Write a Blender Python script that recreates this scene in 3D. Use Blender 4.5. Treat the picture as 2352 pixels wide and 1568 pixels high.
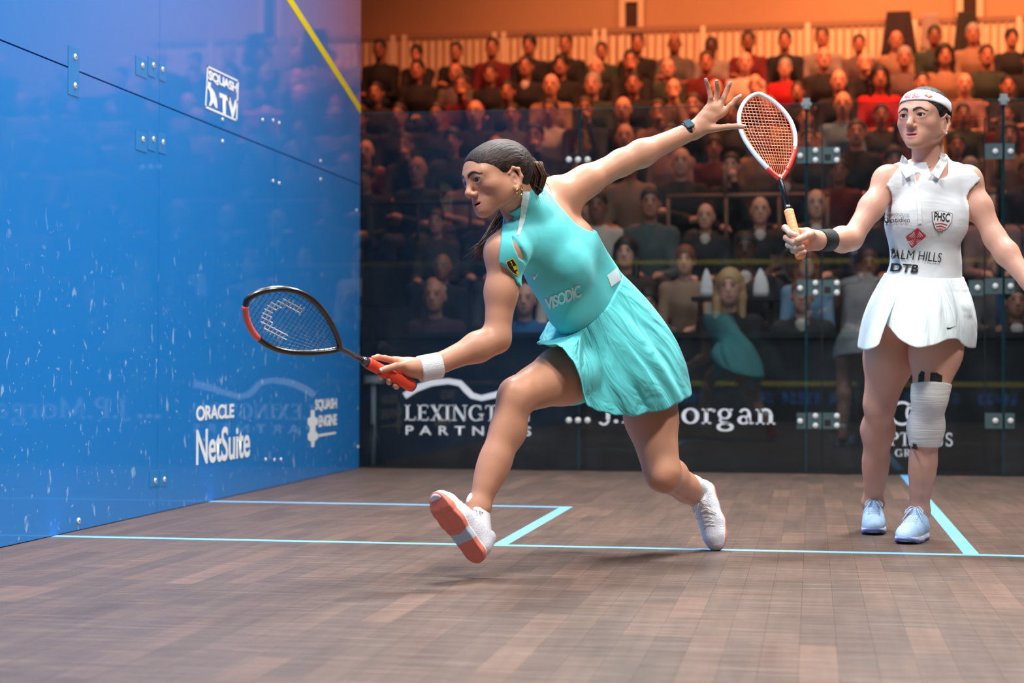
import bpy, bmesh, math, random
import numpy as np
from mathutils import Vector, Matrix
random.seed(7); np.random.seed(7)
for o in list(bpy.data.objects): bpy.data.objects.remove(o)
scene = bpy.context.scene
COL = scene.collection

# ------------------------------------------------------------------ camera
# metres; x along the back wall (0 = blue side wall), y towards the stand (0 = back glass wall), z up
CAM = np.array([2.685, -10.194, 0.615]); FPX = 4012.26
YAW, PIT, ROLL = -0.170548, 0.014016, 0.002766
FW = np.array([math.sin(YAW)*math.cos(PIT), math.cos(YAW)*math.cos(PIT), math.sin(PIT)])
_r = np.array([math.cos(YAW), -math.sin(YAW), 0.0]); _u = np.cross(_r, FW)
RT = math.cos(ROLL)*_r + math.sin(ROLL)*_u
UP = -math.sin(ROLL)*_r + math.cos(ROLL)*_u
cd = bpy.data.cameras.new('camera'); cam = bpy.data.objects.new('camera', cd); COL.objects.link(cam)
cd.sensor_width = 36.0; cd.lens = FPX/2352*36.0; cd.clip_start = 0.05; cd.clip_end = 200
cam.matrix_world = Matrix(((RT[0], UP[0], -FW[0], CAM[0]), (RT[1], UP[1], -FW[1], CAM[1]), (RT[2], UP[2], -FW[2], CAM[2]), (0, 0, 0, 1)))
cd.dof.use_dof = True; cd.dof.focus_distance = 5.5; cd.dof.aperture_fstop = 3.0
scene.camera = cam
def ray(px, py): return FW + RT*(px-1176)/FPX + UP*(784-py)/FPX
def P(px, py, d): return CAM + ray(px, py)*d
def on_floor(px, py, z=0.0):
    r = ray(px, py); return CAM + r*((z-CAM[2])/r[2])
def on_left(px, py, x=0.0):
    r = ray(px, py); return CAM + r*((x-CAM[0])/r[0])
def on_back(px, py, y=0.0):
    r = ray(px, py); return CAM + r*((y-CAM[1])/r[1])

# ------------------------------------------------------------------ world, lights, exposure
vs = scene.view_settings
vs.view_transform = 'Standard'; vs.look = 'None'; vs.gamma = 1.0; vs.exposure = 0.0; vs.use_curve_mapping = False
w = bpy.data.worlds.new('hall'); scene.world = w; w.use_nodes = True
w.node_tree.nodes['Background'].inputs[0].default_value = (0.55, 0.62, 0.75, 1); w.node_tree.nodes['Background'].inputs[1].default_value = 0.02
def area(name, loc, target, sx, sy, power, color, spread=180):
    l = bpy.data.lights.new(name, 'AREA'); l.shape = 'RECTANGLE'; l.size = sx; l.size_y = sy
    l.energy = power; l.color = color; l.spread = math.radians(spread)
    o = bpy.data.objects.new(name, l); COL.objects.link(o); o.location = loc
    o.rotation_euler = (Vector(target)-Vector(loc)).to_track_quat('-Z', 'Y').to_euler()
    return o
# the rig of court floodlights, hung above the four sides of the court
area('court_lamp', (1.0, -7.4, 6.2), (1.8, -5.6, 0.3), 1.2, 0.8, 200, (1.0, 0.97, 0.94), 120)
area('court_lamp', (4.9, -7.6, 6.2), (3.2, -5.4, 0.3), 1.2, 0.8, 165, (1.0, 0.97, 0.94), 120)
area('court_lamp', (1.0, -2.2, 6.2), (2.2, -5.0, 0.3), 1.2, 0.8, 225, (1.0, 0.97, 0.94), 120)
area('court_lamp', (4.3, -2.0, 6.4), (2.6, -5.2, 0.3), 1.2, 0.8, 320, (1.0, 0.97, 0.94), 120)
# warm house lights over the upper stand
area('stand_lamp', (-1.5, 6.6, 8.8), (-0.3, 8.8, 3.2), 2.4, 0.8, 210, (1.0, 0.26, 0.10), 110)
area('stand_lamp', (3.2, 6.6, 8.8), (3.4, 8.8, 3.2), 2.4, 0.8, 370, (1.0, 0.30, 0.12), 110)
area('stand_lamp', (8.0, 6.6, 8.8), (7.4, 8.8, 3.2), 2.4, 0.8, 370, (1.0, 0.30, 0.12), 110)
# added neutral fill over the lowest rows, standing in for spill from the court
area('low_row_fill', (1.2, 0.9, 5.2), (1.2, 2.6, 1.2), 1.0, 0.5, 22, (1.0, 0.9, 0.82), 100)
area('low_row_fill', (4.2, 0.9, 5.2), (3.6, 2.6, 1.2), 1.0, 0.5, 22, (1.0, 0.9, 0.82), 100)
# added fill to brighten the fence and wall at the top of the stand
for x_, p_ in ((0.0, 34), (3.4, 74), (6.8, 80)): area('fence_fill', (x_, 10.6, 7.2), (x_, 12.3, 4.6), 1.6, 0.3, p_, (1.0, 0.42, 0.18), 120)
# ------------------------------------------------------------------ helpers
def finish(o, parent=None, label=None, cat=None, group=None, kind=None):
    if parent is not None: o.parent = parent
    if label: o['label'] = label
    if cat: o['category'] = cat
    if group: o['group'] = group
    if kind: o['kind'] = kind
    return o
def link(name, me, parent=None, **k):
    o = bpy.data.objects.new(name, me); COL.objects.link(o); return finish(o, parent, **k)
def empty(name, loc=(0, 0, 0), rz=0.0, parent=None, **k):
    o = bpy.data.objects.new(name, None); COL.objects.link(o); o.location = loc; o.rotation_euler = (0, 0, rz)
    o.empty_display_size = 0.1
    return finish(o, parent, **k)
def mesh(name, v, f, mat=None, smooth=False):
    me = bpy.data.meshes.new(name)
    v = np.asarray(v, dtype=np.float32)
    if isinstance(f, np.ndarray):
        n = f.shape[1]
        me.vertices.add(len(v)); me.vertices.foreach_set('co', v.ravel())
        me.loops.add(f.size); me.loops.foreach_set('vertex_index', f.astype(np.int32).ravel())
        me.polygons.add(len(f)); me.polygons.foreach_set('loop_start', np.arange(0, f.size, n, dtype=np.int32))
        me.update(calc_edges=True); me.validate()
    else:
        me.from_pydata([tuple(map(float, p)) for p in v], [], f)
    if smooth: me.polygons.foreach_set('use_smooth', np.ones(len(me.polygons), dtype=bool))
    if mat is not None:
        for m in (mat if isinstance(mat, (list, tuple)) else [mat]): me.materials.append(m)
    me.update()
    return me
class MB:
    """collects simple solids into one mesh"""
    def __init__(s): s.v = []; s.f = []
    def add(s, v, f):
        b = len(s.v); s.v += [tuple(map(float, p)) for p in v]; s.f += [tuple(b+i for i in q) for q in f]; return s
    def box(s, lo, hi):
        x0, y0, z0 = lo; x1, y1, z1 = hi
        return s.add([(x0, y0, z0), (x1, y0, z0), (x1, y1, z0), (x0, y1, z0), (x0, y0, z1), (x1, y0, z1), (x1, y1, z1), (x0, y1, z1)],
                     [(0, 3, 2, 1), (4, 5, 6, 7), (0, 1, 5, 4), (1, 2, 6, 5), (2, 3, 7, 6), (3, 0, 4, 7)])
    def tube(s, pts, r, n=10, cap=True, flat=1.0, upv=None):
        pts = [np.asarray(p, float) for p in pts]; m = len(pts)
        rs = r if hasattr(r, '__len__') else [r]*m
        rings = []; prev = None
        for i, p in enumerate(pts):
            t = pts[min(i+1, m-1)]-pts[max(i-1, 0)]; t = t/(np.linalg.norm(t)+1e-12)
            if upv is not None: a = np.asarray(upv, float)
            elif prev is None: a = np.array([0, 0, 1.0]) if abs(t[2]) < 0.9 else np.array([1.0, 0, 0])
            else: a = prev
            a = a-t*np.dot(a, t); a /= (np.linalg.norm(a)+1e-12); prev = a; b = np.cross(t, a)
            rings.append([p+rs[i]*(math.cos(2*math.pi*k/n)*a*flat+math.sin(2*math.pi*k/n)*b) for k in range(n)])
        v = [q for R in rings for q in R]; f = []
        for i in range(m-1):
            for k in range(n): f.append((i*n+k, i*n+(k+1) % n, (i+1)*n+(k+1) % n, (i+1)*n+k))
        if cap: f.append(tuple(range(n-1, -1, -1))); f.append(tuple((m-1)*n+k for k in range(n)))
        return s.add(v, f)
    def lathe(s, c, ax, prof, n=16):
        """prof: (along, radius) pairs from c along ax"""
        c = np.asarray(c, float); ax = np.asarray(ax, float)
        return s.tube([c+ax*a for a, _ in prof], [max(r, 1e-4) for _, r in prof], n)
    def mesh(s, name, mat=None, smooth=False): return mesh(name, np.array(s.v), s.f, mat, smooth)
    def build(s, name, mat=None, parent=None, smooth=False, **k): return link(name, s.mesh(name, mat, smooth), parent, **k)
def srgb(r, g, b):
    f = lambda c: ((c/255)/12.92 if c/255 <= 0.04045 else ((c/255+0.055)/1.055)**2.4)
    return (f(r), f(g), f(b), 1.0)
def M(name, col, rough=0.6, metal=0.0, spec=0.5, coat=0.0, bump=0.0, bscale=60.0, vary=0.0, vscale=6.0, sss=0.0, sheen=0.0, emit=0.0, vcol=False):
    m = bpy.data.materials.new(name); m.use_nodes = True; nt = m.node_tree; N = nt.nodes; L = nt.links
    b = N['Principled BSDF']
    b.inputs['Base Color'].default_value = col; b.inputs['Roughness'].default_value = rough; b.inputs['Metallic'].default_value = metal
    b.inputs['Specular IOR Level'].default_value = spec; b.inputs['Coat Weight'].default_value = coat; b.inputs['Coat Roughness'].default_value = 0.05
    if sheen: b.inputs['Sheen Weight'].default_value = sheen
    if sss:
        b.inputs['Subsurface Weight'].default_value = sss; b.inputs['Subsurface Radius'].default_value = (0.012, 0.004, 0.002); b.inputs['Subsurface Scale'].default_value = 1.0
    if emit: b.inputs['Emission Color'].default_value = col; b.inputs['Emission Strength'].default_value = emit
    tc = N.new('ShaderNodeTexCoord')
    src = None
    if vcol:
        a = N.new('ShaderNodeVertexColor'); a.layer_name = 'Col'; src = a.outputs[0]; L.new(src, b.inputs['Base Color'])
    if vary:
        n = N.new('ShaderNodeTexNoise'); n.inputs['Scale'].default_value = vscale; n.inputs['Detail'].default_value = 5
        L.new(tc.outputs['Object'], n.inputs['Vector'])
        r = N.new('ShaderNodeMapRange'); r.inputs[1].default_value = 0.3; r.inputs[2].default_value = 0.7
        r.inputs[3].default_value = 1-vary; r.inputs[4].default_value = 1+vary; L.new(n.outputs[0], r.inputs[0])
        mx = N.new('ShaderNodeMix'); mx.data_type = 'RGBA'; mx.blend_type = 'MULTIPLY'; mx.inputs[0].default_value = 1.0
        if src is not None: L.new(src, mx.inputs[6])
        else: mx.inputs[6].default_value = col
        L.new(r.outputs[0], mx.inputs[7]); L.new(mx.outputs[2], b.inputs['Base Color'])
    if bump:
        n = N.new('ShaderNodeTexNoise'); n.inputs['Scale'].default_value = bscale; n.inputs['Detail'].default_value = 4
        L.new(tc.outputs['Object'], n.inputs['Vector'])
        bp = N.new('ShaderNodeBump'); bp.inputs['Strength'].default_value = bump; bp.inputs['Distance'].default_value = 0.01
        L.new(n.outputs[0], bp.inputs['Height']); L.new(bp.outputs[0], b.inputs['Normal'])
    return m
def glass(name, tint, refl=1.0, rough=0.0, haze=0.0, hazecol=(0.5, 0.6, 0.65, 1)):
    """thin clear pane: straight-through transmission plus a Fresnel mirror on its faces"""
    m = bpy.data.materials.new(name); m.use_nodes = True; nt = m.node_tree; N = nt.nodes; L = nt.links
    N.remove(N['Principled BSDF']); out = N['Material Output']
    t = N.new('ShaderNodeBsdfTransparent'); t.inputs[0].default_value = tint
    g = N.new('ShaderNodeBsdfGlossy'); g.inputs['Roughness'].default_value = rough; g.inputs[0].default_value = (refl, refl, refl, 1)
    fr = N.new('ShaderNodeFresnel'); fr.inputs[0].default_value = 1.5
    mx = N.new('ShaderNodeMixShader'); L.new(fr.outputs[0], mx.inputs[0]); L.new(t.outputs[0], mx.inputs[1]); L.new(g.outputs[0], mx.inputs[2])
    last = mx
    if haze:
        d = N.new('ShaderNodeBsdfDiffuse'); d.inputs[0].default_value = hazecol
        tc = N.new('ShaderNodeTexCoord'); n = N.new('ShaderNodeTexNoise'); n.inputs['Scale'].default_value = 3.0; n.inputs['Detail'].default_value = 8; n.inputs['Roughness'].default_value = 0.7
        L.new(tc.outputs['Object'], n.inputs[0]); r = N.new('ShaderNodeMapRange'); r.inputs[1].default_value = 0.45; r.inputs[2].default_value = 0.8; r.inputs[3].default_value = haze*0.4; r.inputs[4].default_value = haze*2.5
        L.new(n.outputs[0], r.inputs[0]); m2 = N.new('ShaderNodeMixShader'); L.new(r.outputs[0], m2.inputs[0]); L.new(mx.outputs[0], m2.inputs[1]); L.new(d.outputs[0], m2.inputs[2]); last = m2
    L.new(last.outputs[0], out.inputs[0])
    return m
def text_mesh(body, mat, bold=0.0, space=1.0, shear=0.0, extrude=0.0005, name='lettering'):
    """lettering as a mesh in its own x/y plane, scaled to a unit box (0..1, 0..1); returns mesh and aspect"""
    c = bpy.data.curves.new(name, 'FONT'); c.body = body; c.size = 1.0; c.offset = bold; c.space_character = space; c.shear = shear
    c.resolution_u = 4; c.fill_mode = 'FRONT'
    o = bpy.data.objects.new(name, c); COL.objects.link(o)
    dg = bpy.context.evaluated_depsgraph_get(); me = bpy.data.meshes.new_from_object(o.evaluated_get(dg))
    bpy.data.objects.remove(o); bpy.data.curves.remove(c)
    n = len(me.vertices); co = np.zeros(n*3, dtype=np.float32); me.vertices.foreach_get('co', co); co = co.reshape(-1, 3)
    lo = co.min(0); hi = co.max(0); s = hi-lo; s[s == 0] = 1
    co = (co-lo)/s; co[:, 2] = 0; me.vertices.foreach_set('co', co.ravel()); me.materials.clear(); me.materials.append(mat); me.update()
    return me, float(s[0]/s[1])
def map_mesh(me, fn):
    n = len(me.vertices); co = np.zeros(n*3, dtype=np.float32); me.vertices.foreach_get('co', co); co = co.reshape(-1, 3)
    co = np.asarray(fn(co.astype(float)), dtype=np.float32); me.vertices.foreach_set('co', co.ravel()); me.update(); return me
def quad_map(o, ax, ay):
    o = np.asarray(o, float); ax = np.asarray(ax, float); ay = np.asarray(ay, float)
    return lambda c: o+c[:, :1]*ax+c[:, 1:2]*ay
def stroke2d(pts, w, n_cap=0):
    """a ribbon of width w (or list) along 2d points -> verts, faces"""
    pts = np.asarray(pts, float); m = len(pts); ws = np.full(m, w) if np.isscalar(w) else np.asarray(w, float)
    t = np.gradient(pts, axis=0); t /= np.linalg.norm(t, axis=1)[:, None]+1e-12; nrm = np.stack([-t[:, 1], t[:, 0]], 1)
    a = pts+nrm*ws[:, None]/2; b = pts-nrm*ws[:, None]/2
    v = np.concatenate([a, b]); v = np.concatenate([v, np.zeros((len(v), 1))], 1)
    return v, [(i, m+i, m+i+1, i+1) for i in range(m-1)]
def arc2d(cx, cy, rx, ry, a0, a1, n=20):
    a = np.radians(np.linspace(a0, a1, n)); return np.stack([cx+rx*np.cos(a), cy+ry*np.sin(a)], 1)
# ------------------------------------------------------------------ materials of the place
def wood_mat():
    m = M('court_boards', srgb(112, 88, 76), 0.34, spec=0.45); N = m.node_tree.nodes; L = m.node_tree.links; b = N['Principled BSDF']
    geo = N.new('ShaderNodeNewGeometry'); oi = N.new('ShaderNodeObjectInfo')
    add = N.new('ShaderNodeMath'); add.operation = 'ADD'; L.new(geo.outputs['Random Per Island'], add.inputs[0]); L.new(oi.outputs['Random'], add.inputs[1])
    fr = N.new('ShaderNodeMath'); fr.operation = 'FRACT'; L.new(add.outputs[0], fr.inputs[0])
    cr = N.new('ShaderNodeValToRGB'); e = cr.color_ramp.elements
    e[0].position = 0.0; e[0].color = srgb(86, 70, 62); e[1].position = 1.0; e[1].color = srgb(112, 88, 76)
    for p, c in ((0.35, (92, 75, 66)), (0.80, (97, 78, 68)), (0.95, (103, 81, 70))):
        q = e.new(p); q.color = srgb(*c)
    L.new(fr.outputs[0], cr.inputs[0])
    mp = N.new('ShaderNodeMapping'); mp.inputs['Scale'].default_value = (26, 1.6, 1); L.new(geo.outputs['Position'], mp.inputs[0])
    n = N.new('ShaderNodeTexNoise'); n.inputs['Scale'].default_value = 1.0; n.inputs['Detail'].default_value = 6; n.inputs['Roughness'].default_value = 0.65; L.new(mp.outputs[0], n.inputs[0])
    mr = N.new('ShaderNodeMapRange'); mr.inputs[1].default_value = 0.3; mr.inputs[2].default_value = 0.7; mr.inputs[3].default_value = 0.82; mr.inputs[4].default_value = 1.16; L.new(n.outputs[0], mr.inputs[0])
    mx = N.new('ShaderNodeMix'); mx.data_type = 'RGBA'; mx.blend_type = 'MULTIPLY'; mx.inputs[0].default_value = 1; L.new(cr.outputs[0], mx.inputs[6]); L.new(mr.outputs[0], mx.inputs[7])
    # shoe and ball scuffs: short pale streaks across the boards
    mp2 = N.new('ShaderNodeMapping'); mp2.inputs['Scale'].default_value = (3.2, 34, 1); mp2.inputs['Rotation'].default_value = (0, 0, 0.25); L.new(geo.outputs['Position'], mp2.inputs[0])
    n2 = N.new('ShaderNodeTexNoise'); n2.inputs['Scale'].default_value = 1.3; n2.inputs['Detail'].default_value = 3; L.new(mp2.outputs[0], n2.inputs[0])
    r2 = N.new('ShaderNodeMapRange'); r2.inputs[1].default_value = 0.6; r2.inputs[2].default_value = 0.8; r2.inputs[3].default_value = 0; r2.inputs[4].default_value = 0.22; L.new(n2.outputs[0], r2.inputs[0])
    m2 = N.new('ShaderNodeMix'); m2.data_type = 'RGBA'; L.new(r2.outputs[0], m2.inputs[0]); L.new(mx.outputs[2], m2.inputs[6]); m2.inputs[7].default_value = srgb(168, 150, 140)
    L.new(m2.outputs[2], b.inputs['Base Color'])
    rr = N.new('ShaderNodeMapRange'); rr.inputs[1].default_value = 0.3; rr.inputs[2].default_value = 0.7; rr.inputs[3].default_value = 0.36; rr.inputs[4].default_value = 0.56; L.new(n2.outputs[0], rr.inputs[0]); L.new(rr.outputs[0], b.inputs['Roughness'])
    return m
MWOOD = wood_mat()
MSUB = M('subfloor', srgb(72, 58, 50), 0.8)
MLINE = M('court_line_paint', srgb(122, 190, 240), 0.45, vary=0.05, vscale=9)
MYEL = M('yellow_line', srgb(250, 226, 30), 0.5)
MBLACK = M('black_board', srgb(13, 15, 18), 0.75, vary=0.25, vscale=2)
MDARK = M('dark_riser', srgb(20, 19, 22), 0.8)
MWHITE = M('white_vinyl', srgb(236, 240, 244), 0.5, vary=0.04, vscale=12)
MSTEEL = M('brushed_steel', srgb(176, 186, 190), 0.35, metal=0.85)
MBOLT = M('bolt_cap', srgb(228, 226, 222), 0.4, metal=0.1)
MHOLE = M('bolt_socket', srgb(25, 25, 28), 0.7)
MGLASS = glass('court_glass', (0.84, 0.90, 0.93, 1), refl=0.62, haze=0.012)
MEDGE = M('glass_edge', srgb(20, 92, 102), 0.15, spec=0.6)
def blue_mat():
    m = M('blue_panel', srgb(0, 120, 200), 0.5, spec=0.5, coat=0.6); N = m.node_tree.nodes; L = m.node_tree.links; b = N['Principled BSDF']
    b.inputs['Coat Roughness'].default_value = 0.03
    geo = N.new('ShaderNodeNewGeometry'); sp = N.new('ShaderNodeSeparateXYZ'); L.new(geo.outputs['Position'], sp.inputs[0])
    def marks(scale, rot, lo, hi, amt):
        mp = N.new('ShaderNodeMapping'); mp.inputs['Scale'].default_value = scale; mp.inputs['Rotation'].default_value = rot; L.new(geo.outputs['Position'], mp.inputs[0])
        n = N.new('ShaderNodeTexNoise'); n.inputs['Scale'].default_value = 1; n.inputs['Detail'].default_value = 3; n.inputs['Distortion'].default_value = 0.6; L.new(mp.outputs[0], n.inputs[0])
        r = N.new('ShaderNodeMapRange'); r.inputs[1].default_value = lo; r.inputs[2].default_value = hi; r.inputs[3].default_value = 0; r.inputs[4].default_value = amt; L.new(n.outputs[0], r.inputs[0]); return r.outputs[0]
    a = marks((1, 26, 13), (0.35, 0, 0), 0.645, 0.71, 0.5); c = marks((1, 34, 44), (-0.6, 0, 0), 0.68, 0.74, 0.65)
    mxm = N.new('ShaderNodeMath'); mxm.operation = 'MAXIMUM'; L.new(a, mxm.inputs[0]); L.new(c, mxm.inputs[1])
    # the marks lie where balls strike: up to about a metre above the floor
    zr = N.new('ShaderNodeMapRange'); zr.inputs[1].default_value = 0.75; zr.inputs[2].default_value = 1.25; zr.inputs[3].default_value = 1.0; zr.inputs[4].default_value = 0.06; L.new(sp.outputs[2], zr.inputs[0])
    mu = N.new('ShaderNodeMath'); mu.operation = 'MULTIPLY'; L.new(mxm.outputs[0], mu.inputs[0]); L.new(zr.outputs[0], mu.inputs[1])
    mx = N.new('ShaderNodeMix'); mx.data_type = 'RGBA'; L.new(mu.outputs[0], mx.inputs[0]); mx.inputs[6].default_value = srgb(0, 120, 200); mx.inputs[7].default_value = srgb(190, 215, 235)
    L.new(mx.outputs[2], b.inputs['Base Color'])
    return m
MBLUE = blue_mat()
MBGAP = M('panel_joint', srgb(6, 40, 72), 0.7)
MPLATE = M('clear_plate', srgb(34, 124, 192), 0.35, spec=0.5)

# ------------------------------------------------------------------ floor
floor = MB().box((0, -9.75, -0.06), (6.4, 0, -0.0125)).build('floor', MSUB, kind='structure', label='dark brown boarded squash court floor')
BW = 0.0805; GAP = 0.00025; planks = []
for i in range(int(6.4/BW)):
    y = -9.75 - random.random()*0.5
    while y < 0:
        ln = random.choice((0.30, 0.38, 0.46, 0.54)); y0 = max(y, -9.75); y1 = min(y+ln, 0.0)
        if y1-y0 > 0.04: planks.append((i*BW, y0, y1, ln if (y0 == y and y1 == y+ln) else 0))
        y += ln
def shown(p):
    a = []
    for (x, yy) in ((p[0], p[1]), (p[0]+BW, p[1]), (p[0], p[2]), (p[0]+BW, p[2])):
        d = np.array([x, yy, 0])-CAM; z = d@FW; a.append((1176+FPX*(d@RT)/z, 784-FPX*(d@UP)/z))
    cx = sum(q[0] for q in a)/4; cy = sum(q[1] for q in a)/4
    if not (-30 < cx < 2390 and cy < 1590): return 0
    return abs((a[1][0]-a[0][0])*(a[0][1]-a[2][1]))
order = sorted(range(len(planks)), key=lambda i: -shown(planks[i])*(planks[i][3] > 0)); near = set(order[:300])
rest = MB(); pm = {}
for i, (x, y0, y1, ln) in enumerate(planks):
    if i in near:
        if ln not in pm: pm[ln] = MB().box((GAP, GAP, -0.012), (BW-GAP, ln-GAP, 0)).mesh('plank', MWOOD)
        o = link('plank', pm[ln], floor); o.location = (x, y0, 0)
    else: rest.box((x+GAP, y0+GAP, -0.012), (x+BW-GAP, y1-GAP, 0))
rest.build('plank_field', MWOOD, floor, kind='stuff')
def fline(x0, y0, x1, y1): MB().box((x0, y0, -0.004), (x1, y1, 0.0006)).build('floor_line', MLINE, floor)
fline(0, -4.31, 6.4, -4.26); fline(1.6, -4.26, 1.65, -2.61); fline(0, -2.66, 1.6, -2.61); fline(3.175, -4.26, 3.225, 0)
fline(4.75, -4.26, 4.80, -2.61); fline(4.80, -2.66, 6.4, -2.61)
MB().box((-14, -16, -0.12), (24, 16, -0.065)).build('floor', M('hall_floor', srgb(24, 23, 24), 0.7), kind='structure', label='dark hall floor around the court')

# ------------------------------------------------------------------ blue side wall
wl = MB().box((-0.04, -9.75, 0), (-0.014, 0.0, 4.8)).build('wall_left', MBGAP, kind='structure', label='glossy blue panelled side wall of the court')
ys = [0.0, -0.085, -1.685, -3.282, -4.88, -6.48, -8.08, -9.75]; zs = [0.0, 1.703, 3.3, 4.8]
for j in range(len(zs)-1):
    for i in range(len(ys)-1):
        MB().box((-0.014, ys[i+1]+0.0015, zs[j]+0.003), (0.0, ys[i]-0.0015, zs[j+1]-0.003)).build('wall_panel', MBLUE, wl)
# out line, sloping from 4.57 m at the front to 2.13 m at the back
MB().add([(0.0012, 0, 2.13), (0.0012, 0, 2.18), (0.0012, -9.75, 4.62), (0.0012, -9.75, 4.57), (-0.004, 0, 2.13), (-0.004, 0, 2.18), (-0.004, -9.75, 4.62), (-0.004, -9.75, 4.57)],
         [(0, 1, 2, 3), (4, 7, 6, 5), (0, 4, 5, 1), (1, 5, 6, 2), (2, 6, 7, 3), (3, 7, 4, 0)]).build('out_line', MYEL, wl)
boltm = MB().lathe((0, 0, 0), (1, 0, 0), [(-0.002, 0.012), (0.003, 0.012), (0.005, 0.009)], 14).mesh('bolt', MBOLT, True)
sockm = MB().lathe((0.0045, 0, 0), (1, 0, 0), [(0, 0.0045), (0.001, 0.0045)], 10).mesh('socket', MHOLE)
for px, py in ((172, 131), (172, 197), (327, 151), (352, 150), (373, 160), (328, 320), (352, 320), (374, 327), (511, 275), (511, 325), (603, 276), (627, 277), (641, 283), (627, 416), (641, 421), (736, 370), (736, 412), (819, 483), (356, 1104), (377, 1101), (180, 1196), (610, 1055), (630, 1056), (645, 1055), (822, 1026)):
    p = on_left(px, py); b = link('bolt', boltm, wl); b.location = p; s_ = 0.8 if px > 500 else 1.0; b.scale = (1, s_, s_)
    q = link('socket', sockm, b)
for x0, y0, x1, y1 in ((156, 108, 181, 220), (311, 133, 337, 176), (339, 132, 357, 176), (365, 145, 380, 186), (311, 303, 337, 347), (339, 303, 357, 346), (363, 305, 380, 352), (343, 1080, 364, 1117), (366, 1080, 382, 1117)):
    a = on_left(x0, (y0+y1)/2); b = on_left(x1, (y0+y1)/2); z1 = on_left((x0+x1)/2, y0)[2]; z0 = on_left((x0+x1)/2, y1)[2]
    MB().box((0.0002, a[1], z0), (0.0016, b[1], z1)).build('clear_plate', MPLATE, wl)
def wall_text(body, l, r, t, b, bold=0.0, space=1.0, shear=0.0, name='lettering'):
    """l, r: pixel columns; t, b: pixel rows at the left edge"""
    p0 = on_left(l, b); p1 = on_left(l, t); y1 = on_left(r, (t+b)/2)[1]
    me, _ = text_mesh(body, MWHITE, bold, space, shear)
    map_mesh(me, quad_map((0.0016, p0[1], p0[2]), (0, y1-p0[1], 0), (0, 0, p1[2]-p0[2]))); return link(name, me, wl)
def wall_poly(pts, name='emblem'):
    """pts in pixels on the wall"""
    v = [on_left(*p)+np.array([0.0016, 0, 0]) for p in pts]
    return link(name, mesh(name, v, [tuple(range(len(v)))], MWHITE), wl)
wall_text('ORACLE', 449.5, 537, 932, 967, 0.035, 0.92); wall_text('NetSuite', 449.5, 573.5, 986, 1069, 0.018, 0.95)
wall_text('SQUASH', 723, 773, 917, 946, 0.04, 0.9); wall_text('ENGINE', 731, 773, 954, 981, 0.045, 0.9)
wall_poly([(731, 997), (771, 991), (771, 996), (731, 1003)])
wall_poly([(713, 942), (722, 941), (722, 957), (729, 960), (730, 972), (724, 978), (724, 990), (730, 996), (730, 1006), (722, 1013), (721, 1026), (714, 1027), (714, 1014), (707, 1010), (706, 998), (711, 990), (711, 980), (706, 973), (706, 961), (713, 957)])
wall_text('SQUASH', 478, 545, 160, 186, 0.05, 0.88); wall_text('TV', 503, 546, 212, 257, 0.05, 0.9)
# square outline of the broadcaster's mark and its player figure
for a in (((475, 150), (548, 185), (548, 189), (475, 154)), ((470, 242), (544, 275), (544, 279), (470, 247)), ((475, 150), (478, 151), (473, 247), (470, 246)), ((545, 184), (548, 186), (544, 279), (541, 277)),
          ((475, 186), (484, 190), (483, 200), (487, 204), (492, 212), (497, 228), (499, 249), (494, 247), (489, 235), (484, 243), (479, 243), (483, 228), (481, 210), (474, 198))): wall_poly(a)
# lettering further forward on the wall, beyond the left edge of the frame, is not shown

# ------------------------------------------------------------------ back glass wall
wb = MB().box((0, -0.006, 0), (6.4, 0.018, 0.012)).build('wall_back', MBLACK, kind='structure', label='clear glass back wall of the court')
DX0, DX1 = 2.737, 3.645
for x0, x1 in ((0.006, 1.327), (1.331, 2.646), (2.65, DX0-0.004), (DX1+0.004, 3.745), (3.749, 5.07), (5.074, 6.394)):
    MB().box((x0, 0.0, 0.012), (x1, 0.012, 2.13)).build('glass_pane', MGLASS, wb)
    MB().box((x0, -0.0005, 2.1302), (x1, 0.0125, 2.1335)).build('pane_edge', MEDGE, wb)
MB().box((DX0, 0.0, 2.03), (DX1, 0.012, 2.13)).build('glass_pane', MGLASS, wb)
for x in (1.329, 2.648, 3.747, 5.072):
    f = MB().box((x-0.008, 0.014, 0.0), (x+0.008, 0.36, 2.13)).build('glass_fin', MGLASS, wb)
    MB().box((x-0.0085, 0.0125, 0.0), (x+0.0085, 0.0185, 2.13)).build('fin_edge', MEDGE, f)
door = MB().box((DX0+0.004, 0.001, 0.03), (DX1-0.004, 0.011, 2.02)).build('door_1', MGLASS, kind='structure', label='glass door in the back wall')
MB().box((DX0, -0.004, 0.004), (DX1, 0.016, 0.028)).build('door_sill', MBLACK, door)
MB().box((DX0-0.003, -0.001, 0.02), (DX0+0.003, 0.013, 2.03)).build('door_gasket', MBLACK, door)
MB().box((DX1-0.003, -0.001, 0.02), (DX1+0.003, 0.013, 2.03)).build('door_gasket', MBLACK, door)
MPATCH = M('patch_fitting', srgb(78, 100, 102), 0.4, metal=0.2, vary=0.1)
def patch(x0, x1, py, bolts, hgt=36, pxc=None):
    a = on_back(x0, py); b = on_back(x1, py); h = hgt/2/388.0
    o = MB().box((a[0], -0.0075, a[2]-h), (b[0], -0.0002, a[2]+h)).build('patch_fitting', MPATCH, wb)
    for bx, by in bolts:
        c = on_back(bx, by)
        MB().lathe((c[0], -0.0075, c[2]), (0, -1, 0), [(0, 0.016), (0.006, 0.016), (0.009, 0.011)], 16).build('bolt', MBOLT, o, True)
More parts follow.
